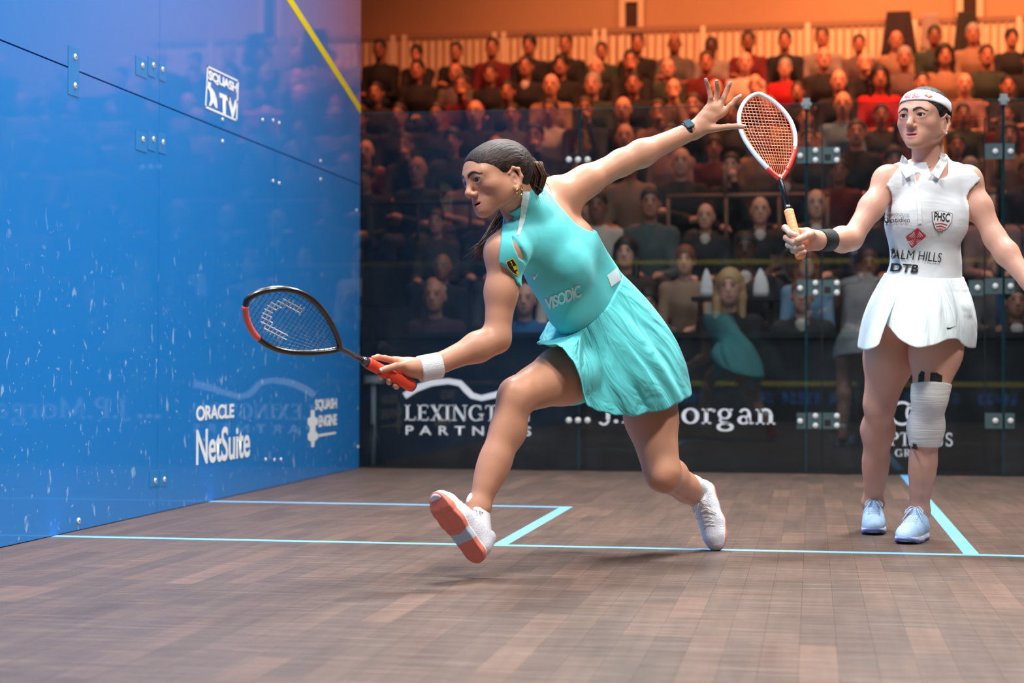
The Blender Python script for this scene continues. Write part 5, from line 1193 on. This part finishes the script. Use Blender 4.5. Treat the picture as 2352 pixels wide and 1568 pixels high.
# white waist patch, collar edge, lettering, crest
def patch_on(pts, mat, name, n, sub=4, off=0.002):
    """pts: pixels round a patch on the bodice"""
    c = np.mean(pts, 0); w_ = max(abs(p[0]-c[0]) for p in pts)*2; h_ = max(abs(p[1]-c[1]) for p in pts)*2
    me = poly_unit([((p[0]-c[0])/w_+0.5, 0.5-(p[1]-c[1])/h_) for p in pts], mat, name, sub); d0 = np.linalg.norm(J['chest']-CAM)
    return c, w_, h_, me
def on_dress(pts, mat, name, d0=5.42, sub=4, tree=tree0, off=0.0022, par=None, L=L1):
    c, w_, h_, me = patch_on(pts, mat, name, None, sub); sc = d0/FPX
    drape(me, tree, P(c[0], c[1], d0), RT*w_*sc, UP*h_*sc, -FW, off); o = link(name, me, par if par is not None else dress); return o
on_dress([(1394, 632), (1419, 613), (1430, 640), (1404, 658)], MAQUA2, 'waist_patch', 5.46)
MSIL = M('silver_print', srgb(196, 220, 224), 0.35, metal=0.2); MCRB = M('crest_black', srgb(24, 22, 20), 0.5); MCRY = M('crest_yellow', srgb(240, 208, 40), 0.5)
me, _ = text_mesh('VISODIC', MSIL, 0.035, 0.88); sc = 5.42/FPX
drape(me, tree0, P(1292, 684, 5.42), (RT*78+UP*32)*sc, (UP*27-RT*5)*sc, -FW); link('lettering', me, dress)
ps = [(1224+14.5*(x), 646-27*(y)) for x, y in SWOOSH]; on_dress([(1225+12*(x*1.0), 643-20*y) for x, y in SWOOSH], MAQUA2, 'emblem', 5.36, 3)
on_dress([(1162, 606), (1178, 598), (1187, 612), (1191, 640), (1178, 632), (1167, 620)], MCRY, 'crest_border', 5.30)
on_dress([(1164, 607), (1177, 600.5), (1185, 613), (1189, 636), (1178, 630), (1168.5, 619)], MCRB, 'crest', 5.30, off=0.0030)
on_dress([(1177, 616), (1184, 614), (1186, 622), (1180, 625)], MCRY, 'crest_field', 5.30, 3, off=0.0037); on_dress([(1183, 628), (1187, 626), (1188.5, 635), (1185, 633)], MCRY, 'crest_field', 5.30, 3, off=0.0037); on_dress([(1171, 606), (1174, 605), (1177, 614), (1174, 615), (1175, 611)], MCRY, 'crest_stag', 5.30, 3, off=0.0037)
# collar edge and necklace
nc = [J['neck']+up1*0.022+(sd1*math.cos(t)*0.068+fr1*math.sin(t)*0.066) for t in np.linspace(-0.9, math.pi+0.5, 30)]
on_dress([(1200, 449), (1215, 447), (1210, 480), (1203, 515), (1192, 545), (1186, 549), (1189, 530), (1194, 500), (1196, 475)], MAQUA2, 'collar_trim', 5.32, 5)
nk_ = MB(); btree = bvh(VB, QB); qn = [at(x, y, btree, -0.0015) for x, y in ((1186, 508), (1183, 522), (1178, 536), (1173, 546))]; nk_.tube(qn, 0.0010, 6)
nk_.lathe(qn[-1]-FW*0.002, -UP, [(0, 0.001), (0.003, 0.0055), (0.009, 0.006), (0.013, 0.001)], 8); put(nk_.build('necklace', MGOLD, None, True), p1, L1)
# wristband, watch
def cuff(a, b, ra, rb, t, mat, name, root, L0, n=26):
    a, b = np.asarray(a), np.asarray(b); ax = nrm(b-a); m = MB(); L_ = np.linalg.norm(b-a); e_ = 0.003
    m.tube([a, a+ax*e_, b-ax*e_, b], [ra+t*0.7, ra+t, rb+t, rb+t*0.7], n); return put(m.build(name, mat, None, True), root, L0)
cuff(P(1011, 838, 5.098), P(963, 848, 5.075), 0.0350, 0.0360, 0.0030, MWB, 'wristband', p1, L1)
MWATCH = M('watch_band', srgb(20, 22, 26), 0.5); MSCREEN = M('watch_glass', srgb(70, 92, 104), 0.1, spec=0.7)
cuff(P(1571, 306, 5.69), P(1590, 299, 5.70), 0.0285, 0.0275, 0.003, MWATCH, 'watch_strap', p1, L1)
wd_ = nrm(P(1590, 299, 5.70)-P(1571, 306, 5.69)); wcn = P(1580, 302, 5.695); wn = nrm(-FW*0.75+UP*0.65-wd_*((-FW*0.75+UP*0.65)@wd_)); wsd = np.cross(wd_, wn)
cs = [wcn+wd_*a*0.0125+wsd*b*0.016+wn*(0.0305+0.007*c) for c in (0, 1) for a, b in ((-1, -1), (1, -1), (1, 1), (-1, 1))]
put(MB().add(cs, [(0, 3, 2, 1), (4, 5, 6, 7), (0, 1, 5, 4), (1, 2, 6, 5), (2, 3, 7, 6), (3, 0, 4, 7)]).build('watch_case', MSCREEN, None), p1, L1)
# shoes
MSHW = M('white_mesh_upper', srgb(228, 228, 236), 0.7, bump=0.25, bscale=160, vary=0.06, vscale=18); MLACE = M('lace', srgb(226, 222, 220), 0.8); MSOCK = M('white_sock', srgb(238, 238, 240), 0.9, bump=0.3, bscale=260)
MSOLE = M('coral_sole', srgb(226, 128, 108), 0.55, vcol=True)
def solep(V_):
    C = np.tile(np.array(srgb(226, 124, 102)[:3]), (len(V_), 1)); y = V_[:, 1]; C[(y > -0.012) & (y < 0.020+0.25*np.abs(V_[:, 0]))] = srgb(176, 192, 206)[:3]; C[(V_[:, 2] > 0.0185+np.clip(y-0.10, 0, 1)*0.4) & (y < 0.125)] = srgb(238, 224, 222)[:3]; return C
hl = P(1076, 1262, 5.03); toe = P(988, 1140, 5.00); tf = nrm(toe-hl); snl = nrm(-(J['anR']-hl)+tf*((J['anR']-hl)@tf))
Rf = frame(-snl, tf); Rf = np.stack([np.cross(tf, -snl), tf, -snl], 1); shoe(p1, L1, P(1063, 1238, 5.03), Rf, MSHW, MSOLE, MLACE, MSOCK, J['anR']+(J['anR']-J['knR'])*0.02, solep, 0.87)
ct = on_floor(1652, 1264); tf = nrm(ct-(J['anL']+UP*0.01)); tfd = nrm(RT*0.22-UP*0.93-FW*0.30); un = nrm(-FW*0.85+UP*0.25-RT*0.42); Rl = frame(un, tfd); Rl = np.stack([np.cross(Rl[:, 1], Rl[:, 2]), Rl[:, 1], Rl[:, 2]], 1)
O_ = ct+np.array([0, 0, 0.004])-Rl[:, 1]*0.176*0.87-Rl[:, 2]*0.014; shoe(p1, L1, O_, Rl, MSHW, MSOLE, MLACE, MSOCK, O_+Rl@np.array([0, -0.05, 0.125]), solep, 0.87)
# racket
MGRAPH = M('graphite_frame', srgb(20, 21, 24), 0.28, spec=0.6, coat=0.5); MCORAL = M('coral_accent', srgb(250, 110, 96), 0.4); MSTRB = M('black_string', srgb(14, 16, 24), 0.5); MGRIPR = M('red_grip', srgb(246, 74, 46), 0.55, bump=0.2, bscale=120); MGREY = M('grey_shaft', srgb(96, 96, 104), 0.22, metal=0.6)
bt = P(947, 887, 5.075); tp = P(568, 688, 4.66); rk, T_, wid, ry0, rL = racket('squash_racket', 'black squash racket with red grip held by the turquoise player', bt, tp, -FW*0.93-UP*0.2+RT*0.1, 0.172, MGRAPH, MCORAL, MSTRB, MGRIPR, MGREY, None, True)
# white stencil on the strings: a thick arc broken by the string grid
sten = MB(); hl_ = rL-ry0
for k in range(42):
    a = math.radians(242+236*k/41)
    for q in (-1, 0, 1):
        x = 0.046*math.cos(a+math.pi/2)*1.0+q*0.0065*math.cos(a+math.pi/2); y = ry0+hl_*0.60+0.062*math.sin(a+math.pi/2)+q*0.0085*math.sin(a+math.pi/2)
        y = ry0+0.0138*round((y-ry0)/0.0138) if k % 2 else y; x = 0.012*round(x/0.012) if not k % 2 else x
        c = T_(x, y, 0.0016); (sten.tube([c-T_(0.005, 0), c+T_(0.005, 0)], 0.0013, 4) if k % 2 else sten.tube([c-T_(0, 0.006), c+T_(0, 0.006)], 0.0013, 4))
sten.build('string_stencil', MWHITE, rk)
# ------------------------------------------------------------------ player standing on the right, white top and skirt
ATD = 6.15
K = dict(pelvis=P(2112, 712, 6.17), waist=P(2127, 610, 6.15), chest=P(2124, 490, 6.12), neck=P(2135, 392, 6.11),
         shR=P(2040, 417, 6.09), elR=P(1955, 549, 5.99), wrR=P(1882, 552, 5.83), shL=P(2220, 417, 6.12), elL=P(2286, 548, 6.05), wrL=P(2378, 668, 5.92),
         hipR=P(2062, 735, 6.27), knR=P(2021, 925, 6.33), anR=P(2011, 1136, 6.36), hipL=P(2158, 735, 6.13), knL=P(2136, 905, 6.07), anL=P(2112, 1146, 6.12))
FEET = {}
for s_, fpx, fpy, dr in (('R', 2008, 1229, -FW*0.95-RT*0.18), ('L', 2080, 1250, -FW*0.90-RT*0.44)):
    c = on_floor(fpx, fpy); dv = nrm(np.array([dr[0], dr[1], 0])); Rs = np.stack([np.cross(dv, np.array([0, 0, 1.0])), dv, np.array([0, 0, 1.0])], 1)
    O_ = np.array([c[0], c[1], 0.001])-dv*0.165*0.90; FEET[s_] = (O_, Rs); K['an'+s_] = O_+Rs@np.array([0, -0.048, 0.108])
up2 = nrm(K['neck']-K['pelvis']); sd2 = K['shL']-K['shR']+FW*0.03; sd2 = nrm(sd2-up2*(sd2@up2)); fr2 = np.cross(sd2, up2); TR2 = np.stack([sd2, fr2, up2], 1)
HO2 = P(2119, 268, 6.06); hup2 = nrm(UP-RT*0.02-FW*0.04); HR2 = frame(hup2, -RT*0.60-FW*0.80-UP*0.08)
B2 = Solid()
B2.ell(K['chest']-up2*0.02, (0.134, 0.098, 0.155), TR2, 0.03); B2.ell(K['chest']+up2*0.085, (0.118, 0.074, 0.072), TR2, 0.05)
B2.ell(K['waist'], (0.120, 0.088, 0.12), TR2, 0.05); B2.ell(K['pelvis']+up2*0.03, (0.158, 0.112, 0.12), TR2, 0.05)
for s in (-1, 1): B2.ell(K['chest']+fr2*0.066+sd2*s*0.066-up2*0.015, (0.060, 0.042, 0.062), TR2, 0.05)
for s in ('R', 'L'): B2.cone(K['chest']+up2*0.10, K['sh'+s], 0.062, 0.046, 0.04); B2.cone(K['neck']-up2*0.010, K['sh'+s]+up2*0.014, 0.036, 0.028, 0.04)
arm(B2, K['shR'], K['elR'], K['wrR'], (0.047, 0.041, 0.035, 0.035, 0.040, 0.026)); arm(B2, K['shL'], K['elL'], K['wrL'], (0.047, 0.041, 0.035, 0.035, 0.038, 0.026))
nb2 = HO2+HR2@np.array([0, -0.030, -0.060]); B2.cone(nb2, K['neck'], 0.054, 0.056, 0.03); UP2P = list(B2.p)
leg(B2, K['hipR'], K['knR'], K['anR'], -FW*0.9-RT*0.15, (0.098, 0.088, 0.056, 0.054, 0.060, 0.036)); leg(B2, K['hipL'], K['knL'], K['anL'], -FW*0.95-RT*0.1, (0.098, 0.086, 0.056, 0.054, 0.058, 0.036))
head_solid(B2, HO2, HR2, 0.0022)
grip2 = [d5([(1860, 567, 5.800), (1838, 578, 5.825), (1822, 575, 5.775), (1838, 580, 5.728), (1848, 578, 5.722)]), d5([(1859, 555, 5.800), (1828, 565, 5.830), (1811, 562, 5.775), (1830, 569, 5.726), (1843, 567, 5.720)]),
         d5([(1856, 543, 5.800), (1824, 549, 5.830), (1806, 546, 5.775), (1824, 556, 5.726), (1839, 556, 5.718)]), d5([(1852, 531, 5.800), (1820, 530, 5.832), (1803, 523, 5.785), (1816, 536, 5.740), (1828, 540, 5.726)]),
         d5([(1864, 537, 5.765), (1853, 541, 5.735), (1843, 546, 5.722), (1831, 551, 5.706)])]
fingers(B2, P(1876, 552, 5.82), grip2, fr=(0.0112, 0.0108, 0.0100, 0.0086)); B2.cone(P(1874, 552, 5.82), P(1856, 550, 5.80), 0.027, 0.026, 0.02)
lw = K['wrL']; ld = nrm(lw-K['elL']); hand2 = [[lw+ld*0.085+RT*o-FW*0.01, lw+ld*0.115+RT*o-FW*0.015, lw+ld*0.14+RT*o*1.1-FW*0.005, lw+ld*0.16+RT*o*1.1+FW*0.006] for o in (0.030, 0.010, -0.010, -0.030)]+[[lw+ld*0.03-RT*0.03, lw+ld*0.06-RT*0.045, lw+ld*0.085-RT*0.05, lw+ld*0.105-RT*0.052]]
fingers(B2, lw+ld*0.01, hand2)
L2 = np.array([K['pelvis'][0], K['pelvis'][1], 0.0])
p2 = empty('person', L2, label='player in white top and skirt standing with a bandaged knee, holding a racket up', cat='person')
allp = np.array(list(K.values())+[HO2]); lo2 = allp.min(0)-0.24; hi2 = allp.max(0)+0.24
hb = box(HO2-hup2*0.01, 0.158); g1 = box(P(1838, 552, 5.79), np.array([0.085, 0.10, 0.075]))
V, Q = surface(B2, lo2, hi2, 0.0064, [(hb[0], hb[1], 0.0021), (g1[0], g1[1], 0.0024)])
VB2, QB2 = V, Q; bm2 = mesh('body', V, Q, MSKIN, True); paint(bm2, head_paint(V, SKIN2, HO2, HR2, srgb(198, 112, 110), srgb(52, 36, 32), 0.0022)); put(link('body', bm2), p2, L2); btree2 = bvh(V, Q)
eyes(p2, L2, HO2, HR2, (0.12, 1, 0.0) if HR2[:, 0]@RT < 0 else (-0.12, 1, 0.0))
nails(p2, L2, [grip2[4]], -FW+UP*0.3, MNAIL)
MHAIR2 = strands(M('black_hair', srgb(34, 30, 32), 0.55, spec=0.28), (260, 16, 120), 0.7, (74, 66, 66), (20, 17, 18))
HM2 = Matrix.Translation(Vector(HO2))@Matrix(HR2.tolist()).to_4x4()
S = Solid().ell((0, -0.022, 0.026), (0.0825, 0.101, 0.0800), None, 0.0); S.ell((0, -0.055, 0.0), (0.072, 0.068, 0.070), None, 0.03)
S.ell((0, 0.026, 0.026), (0.0675, 0.0655, 0.0650), None, 0.01); S.ell((0, 0.108, -0.040), (0.080, 0.078, 0.128), None, 0.008, '-')
for s in (-1, 1): S.ell((s*0.088, 0.000, -0.052), (0.034, 0.034, 0.044), None, 0.008, '-'); S.cone((s*0.075, 0.042, -0.010), (s*0.080, 0.030, -0.06), 0.016, 0.026, 0.01, '-')
S.half((0, -0.06, -0.080), (0, -0.35, -1)); S.ell((0, -0.115, -0.035), (0.036, 0.034, 0.036), None, 0.015)
V, Q = surface(S, (-0.12, -0.18, -0.12), (0.12, 0.12, 0.16), 0.0032); put(link('hair', mesh('hair', V, Q, MHAIR2, True)), p2, L2, HM2)
# headband: a ring of cloth round forehead and back of the head
MBAND = M('white_headband', srgb(238, 238, 242), 0.75, bump=0.15, bscale=300)
hbv = []; n_ = 96; hw = 7
def skull(a, z):
    d = np.array([math.sin(a), math.cos(a), 0.0]); r = 0.15
    while r > 0.03:
        p = np.array([0, -0.021, z])+d*r
        if ((p-np.array([0, -0.022, 0.026]))**2/np.array([0.0825, 0.101, 0.080])**2).sum() < 1 or ((p-np.array([0, 0.026, 0.026]))**2/np.array([0.0675, 0.0655, 0.065])**2).sum() < 1: break
        r -= 0.0005
    return r
for i in range(n_):
    a = 2*math.pi*i/n_; zc = 0.071-0.062*(0.5-0.5*math.cos(a))
    for j in range(hw):
        t = (j/(hw-1)-0.5); z = zc+t*0.036; r = skull(a, z)+0.003; hbv.append((math.sin(a)*r, -0.021+math.cos(a)*r, z))
hbf = [(i*hw+j, ((i+1) % n_)*hw+j, ((i+1) % n_)*hw+j+1, i*hw+j+1) for i in range(n_) for j in range(hw-1)]
hbm = mesh('headband', hbv, hbf, MBAND, True); band = put(link('headband', hbm), p2, L2, HM2); md = band.modifiers.new('cloth', 'SOLIDIFY'); md.thickness = 0.003; md.offset = 0
hbt = bvh(np.array(hbv), np.array(hbf))
MRED = M('print_red', srgb(206, 30, 54), 0.6); MORG = M('print_yellow', srgb(252, 196, 40), 0.6); MINK = M('print_black', srgb(26, 24, 26), 0.6)
def on_band(me, x0, x1, z0, z1):
    def fn(co):
        o = []
        for p in co:
            a = x0+p[0]*(x1-x0); d = np.array([math.sin(a), math.cos(a), 0]); z = z0+p[1]*(z1-z0); c = Vector((0, -0.021, z)); h = hbt.ray_cast(c+Vector(d)*0.3, Vector(-d), 0.4)
            o.append(np.array(h[0])+d*0.0040 if h[0] is not None else np.array(c)+d*0.1)
        return np.array(o)
    map_mesh(me, fn); link('lettering', me, band)
sgn = 1 if HR2[:, 0]@RT > 0 else -1      # +1 when the local side axis points to the right of the picture
me, _ = text_mesh('Red Bull', MRED, 0.012, 1.0, 0.15); on_band(me, -0.36*sgn, 0.28*sgn, 0.060, 0.079)
on_band(poly_unit([(0, .45), (.2, .75), (.5, .55), (.85, .5), (1, .1), (.8, .3), (.5, .15), (.3, .35)], MRED, 'emblem'), 0.38*sgn, 0.72*sgn, 0.054, 0.078)
on_band(poly_unit([(.5+.5*math.cos(t), .5+.5*math.sin(t)) for t in np.linspace(0, 6.28, 16)[:-1]], MORG, 'emblem'), 0.50*sgn, 0.60*sgn, 0.061, 0.072)
# sleeveless top
D = Solid(); D.p = list(UP2P); grow(D, 0.0085)
V0, Q0 = surface(D, lo2, hi2, 0.010); t20 = bvh(V0, Q0)
D.ball(HO2, 0.160, 0.004, '-'); D.cone(K['neck']+up2*0.06+fr2*0.03, K['neck']+up2*0.0+fr2*0.062, 0.05, 0.036, 0.004, '-')
D.cone(at(2108, 402, t20), at(2103, 428, t20), 0.012, 0.003, 0.003, '-')
for s, o in (('R', -1), ('L', 1)):
    D.cone(K['sh'+s]+sd2*o*0.032+up2*0.10, K['sh'+s]+sd2*o*0.036-up2*0.105, 0.066, 0.058, 0.004, '-'); D.cone(K['sh'+s]+(K['el'+s]-K['sh'+s])*0.35+sd2*o*0.03, K['el'+s], 0.085, 0.08, 0.004, '-'); D.cone(K['el'+s], K['wr'+s], 0.09, 0.08, 0.0, '-')
D.half(K['pelvis']+up2*0.055, -up2)
V, Q = surface(D, lo2, hi2, 0.0042, it=6)
MWTOP = M('white_jersey', srgb(232, 236, 240), 0.65, spec=0.3, sheen=0.1)
creases(MWTOP, (5, 5, 15), 0.35, 0.014)
top2 = put(link('top', mesh('top', V, Q, MWTOP, True)), p2, L2); tt = bvh(V, Q)
MWPL = M('white_cotton', srgb(240, 242, 244), 0.7)
# polo collar: two leaves and a band
for pts in ([(2072, 356, 6.085), (2083, 366, 6.05), (2091, 386, 6.02), (2098, 399, 6.005), (2081, 409, 6.005), (2071, 393, 6.03), (2067, 372, 6.07)], [(2161, 350, 6.075), (2173, 357, 6.075), (2177, 370, 6.05), (2156, 410, 6.0), (2137, 399, 6.0), (2150, 380, 6.015), (2159, 364, 6.04)]):
    c = np.mean([q[:2] for q in pts], 0); w_ = max(abs(p[0]-c[0]) for p in pts)*2; h_ = max(abs(p[1]-c[1]) for p in pts)*2
    me = poly_unit([((p[0]-c[0])/w_+0.5, 0.5-(p[1]-c[1])/h_) for p in pts], MWPL, 'collar', 4)
    ds = np.array([min(q[2], float(np.linalg.norm(at(q[0], q[1], t20)-CAM)*(nrm(ray(q[0], q[1]))@FW))-0.006) for q in pts]); xy = np.array([q[:2] for q in pts], float)
    def fn(co, c=c, w_=w_, h_=h_, ds=ds, xy=xy):
        o = []
        for p in co:
            px = c[0]+(p[0]-0.5)*w_; py = c[1]-(p[1]-0.5)*h_; w__ = 1/(((xy-(px, py))**2).sum(1)+4.0); o.append(P(px, py, (ds*w__).sum()/w__.sum()))
        return np.array(o)
    map_mesh(me, fn); co_ = link('collar', me, top2); md = co_.modifiers.new('cloth', 'SOLIDIFY'); md.thickness = 0.004; md.offset = 0
cs_ = Solid(); cs_.cone(K['neck']+up2*0.045-fr2*0.012, K['neck']-up2*0.005, 0.064, 0.074, 0.0); cs_.cone(K['neck']+up2*0.08-fr2*0.010, K['neck']-up2*0.06, 0.058, 0.066, 0.002, '-'); cs_.half(K['neck']+up2*0.034, up2-fr2*0.55); cs_.half(K['neck']-up2*0.02, -up2); cs_.half(K['neck']+fr2*0.028, fr2)
V, Q = surface(cs_, K['neck']-0.12, K['neck']+0.12, 0.0042); link('collar_stand', mesh('collar_stand', V, Q, MWPL, True), top2)
def on_top(pts, mat, name, off=0.0025, sub=4, d0=6.05): return on_dress(pts, mat, name, d0, sub, tt, off, top2, L2)
def top_text(body, cx, cy, w_, h_, mat, bold, space=1.0, tilt=0.0, shear=0.0):
    me, _ = text_mesh(body, mat, bold, space, shear); sc = 6.05/FPX; c_, s_ = math.cos(tilt), math.sin(tilt)
    drape(me, tt, P(cx, cy, 6.05), (RT*c_+UP*s_)*w_*sc, (UP*c_-RT*s_)*h_*sc, -FW, 0.0042); return link('lettering', me, top2)
on_top([(2131, 489), (2155, 486), (2181, 492), (2179, 512), (2170, 526), (2152, 536), (2140, 526), (2133, 510)], MINK, 'badge_border', 0.0022)
on_top([(2132, 490), (2155, 487), (2180, 493), (2178, 511.5), (2169, 525), (2152, 534.5), (2141, 525), (2134, 509.5)], MWPL, 'badge', 0.0028)
top_text('PHSC', 2155.5, 500, 38, 19, MINK, 0.012, 0.95, -0.09)
for w_, yy in ((15, 514), (12, 520), (8.5, 526), (5, 530.5)): on_top([(2154-w_, yy+1), (2154, yy-1), (2154+w_, yy+3), (2154+w_, yy+5), (2154, yy+1.5), (2154-w_, yy+3)], MRED, 'badge_stripe', 0.0034, 3)
on_top([(2099, 525), (2121, 543), (2094, 570), (2077, 545)], MRED, 'emblem', 0.0024)
for k in range(4):
    r_ = 3+k*3.2
    for a in range(4):
        t = a*math.pi/2+0.75; u = (math.cos(t)*r_, math.sin(t)*r_); v_ = (-math.sin(t)*r_*0.55, math.cos(t)*r_*0.55); c = (2098.5, 548)
        on_top([(c[0]+u[0]-v_[0], c[1]+u[1]-v_[1]), (c[0]+u[0]+v_[0], c[1]+u[1]+v_[1]), (c[0]+u[0]*1.14+v_[0], c[1]+u[1]*1.14+v_[1]), (c[0]+u[0]*1.14-v_[0], c[1]+u[1]*1.14-v_[1])], MWPL, 'emblem_line', 0.0032, 1)
top_text('PALM HILLS', 2105, 586, 114, 22, MINK, 0.0, 1.02, -0.10); top_text('DTB', 2083, 615, 54, 20, MINK, 0.03, 1.0, -0.10, 0.1)
top_text('Physiyoure', 2058, 494, 44, 12, M('print_grey', srgb(150, 152, 158), 0.6), 0.0, 1.0, -0.14, 0.2); top_text('Quotidien', 2056, 507, 50, 13, MINK, 0.004, 1.05, -0.04)
on_top([(2095, 430), (2104, 428), (2108, 515), (2099, 516)], MWPL, 'placket', 0.003)
# skirt
MWSK = M('white_skirt', srgb(226, 238, 240), 0.6, spec=0.3, sheen=0.1); pleats(MWSK, (22, 2.0, 1), 0.5, 0.012)
hem2 = [(1971, 796, 6.16), (1986, 803, 6.05), (2004, 800, 5.98), (2018, 790, 5.96), (2024, 762, 5.99), (2031, 742, 6.03), (2048, 757, 5.97), (2072, 782, 5.90), (2104, 797, 5.87), (2140, 793, 5.89), (2172, 781, 5.92), (2196, 778, 5.97), (2210, 790, 6.02), (2224, 798, 6.07), (2237, 797, 6.16), (2225, 785, 6.34), (2160, 775, 6.46), (2080, 775, 6.46), (2000, 785, 6.36)]
HW = cat_loop([P(*q) for q in hem2], 240); wc = K['waist']-up2*0.035; nU, nV = 240, 40; ftree = tt
ang = np.unwrap(np.array([math.atan2((h-wc)@fr2, (h-wc)@sd2) for h in HW])); per = math.copysign(2*math.pi, ang[-1]-ang[0]); lin = np.concatenate([ang-per, ang, ang+per]); ang = np.convolve(lin, np.ones(17)/17, 'same')[240:480]
v = np.zeros((nV+1, nU, 3)); ph = np.random.RandomState(8).uniform(0, 6.28, 8)
hipf = Solid(); hipf.p = list(UP2P)
for i in range(nU):
    th = ang[i]; out = sd2*math.cos(th)+fr2*math.sin(th); h = tt.ray_cast(Vector(wc+out*0.3), Vector(-out), 0.3); W = wc+out*((0.30-h[3] if h[0] is not None else 0.12)+0.004); Hh = HW[i]; u = i/nU*6.28
    for j in range(nV+1):
        s = j/nV; b = 0.018*math.sin(math.pi*s)**0.9; fold = (0.006*ridge(4*u+ph[0])+0.004*ridge(6.5*u+ph[1]))*min(1, s*1.5)*(1-0.4*s)
        if s < 0.22: fold += 0.003*math.sin(s*90)                        # rolled waistband
        p = W+(Hh-W)*s+out*(b+fold)
        if s < 0.9:
            c = wc-up2*((wc-p)@up2); o2 = p-c; rr = np.linalg.norm(o2); o2 = o2/rr; h = btree2.ray_cast(Vector(c+o2*0.28), Vector(-o2), 0.28)
            if h[0] is not None and s < 0.55: need = 0.28-h[3]+0.012; p = p+o2*(need-rr) if rr < need else p
        p = off_leg(p, K['hipR'], K['knR'], 0.106, 0.09) if s < 0.98 else p; p = off_leg(p, K['hipL'], K['knL'], 0.106, 0.09) if s < 0.98 else p
        v[j, i] = p
f = [(j*nU+i, j*nU+(i+1) % nU, (j+1)*nU+(i+1) % nU, (j+1)*nU+i) for j in range(nV) for i in range(nU)]
v = ease(v, 3); sk2 = put(link('skirt', mesh('skirt', v.reshape(-1, 3), np.array(f), MWSK, True)), p2, L2); uvgrid(sk2, nU, nV); md = sk2.modifiers.new('cloth', 'SOLIDIFY'); md.thickness = 0.0025; md.offset = 0
stree = bvh(v.reshape(-1, 3), np.array(f)); on_dress([(2171+26*x, 756-8*y) for x, y in SWOOSH], MINK, 'emblem', 5.95, 3, stree, 0.003, sk2, L2)
# knee bandage and black tape
MWRAP = M('cream_bandage', srgb(226, 222, 216), 0.85)
creases(MWRAP, (10, 10, 130), 0.5, 0.006)
S = Solid(); leg(S, K['hipL'], K['knL'], K['anL'], -FW*0.95-RT*0.1, (0.098, 0.086, 0.056, 0.054, 0.058, 0.036)); grow(S, 0.005)
S.half(at(2133, 876, btree2), (UP*1.0+RT*0.06+FW*0.15)); S.half(at(2130, 1027, btree2), (-UP-RT*0.02))
V, Q = surface(S, K['knL']-0.25, K['knL']+0.25, 0.0042); put(link('knee_bandage', mesh('knee_bandage', V, Q, MWRAP, True)), p2, L2)
MTAPE = M('black_tape', srgb(24, 24, 26), 0.7)
def on_leg(pts): return put(on_dress(pts, MTAPE, 'kinesio_tape', 6.05, 3, btree2, 0.0014, p2, L2), p2, L2)
for pts in ([(2108, 880), (2109, 860), (2114, 851), (2120, 854), (2118, 880)], [(2130, 882), (2132, 855), (2145, 855), (2158, 862), (2156, 886), (2140, 884)], [(2100, 1020), (2118, 1020), (2112, 1032), (2106, 1034)]): on_leg(pts)
# wrist support, necklace
cuff(P(1906, 551, 5.885), P(1880, 552, 5.825), 0.0345, 0.0325, 0.004, M('black_neoprene', srgb(26, 28, 30), 0.75, bump=0.2, bscale=200), 'wrist_support', p2, L2)
nk2 = MB(); nk2.tube([at(x, y, btree2, -0.0015) for x, y in ((2092, 382), (2104, 395), (2120, 393), (2138, 382))], 0.0010, 6); put(nk2.build('necklace', MGOLD, None, True), p2, L2)
er = MB(); sx = 1 if (HR2[:, 0]@FW) < 0 or True else -1
er.lathe(HO2+HR2@np.array([sgn*0.081, -0.008, -0.062]), HR2[:, 0]*sgn, [(0, 0.001), (0.002, 0.004), (0.005, 0.0035), (0.006, 0.001)], 10); put(er.build('earring', M('pearl', srgb(236, 230, 226), 0.2), None, True), p2, L2)
# shoes
MSHB = M('pale_blue_upper', srgb(176, 208, 240), 0.7, bump=0.25, bscale=160, vary=0.06, vscale=18); MSOLB = M('blue_sole', srgb(110, 130, 190), 0.5, vcol=True); MLCB = M('pale_lace', srgb(196, 220, 244), 0.8)
def solep2(V_):
    C = np.tile(np.array(srgb(104, 122, 190)[:3]), (len(V_), 1)); C[V_[:, 2] > 0.011+np.clip(V_[:, 1]-0.11, 0, 1)*0.25] = srgb(232, 236, 246)[:3]; return C
for s_ in 'RL': O_, Rs = FEET[s_]; shoe(p2, L2, O_, Rs, MSHB, MSOLB, MLCB, MSOCK, O_+Rs@np.array([0, -0.046, 0.125]), solep2, 0.90)
# racket
MFW = M('white_frame', srgb(226, 232, 238), 0.35, coat=0.4, vary=0.1, vscale=40); MFR_ = M('red_accent', srgb(222, 44, 28), 0.35, coat=0.4); MSTRO = M('orange_string', srgb(255, 120, 62), 0.4, spec=0.5); MGRO = M('peach_grip', srgb(255, 150, 96), 0.6, bump=0.2, bscale=120); MSHK = M('black_shaft', srgb(18, 18, 20), 0.35, coat=0.4)
racket('squash_racket', 'white and red squash racket with orange strings held by the player in white', P(1839, 588, 5.735), P(1741, 216, 6.10), -FW*0.96+RT*0.25, 0.200, MFW, MFR_, MSTRO, MGRO, MSHK, None, False)
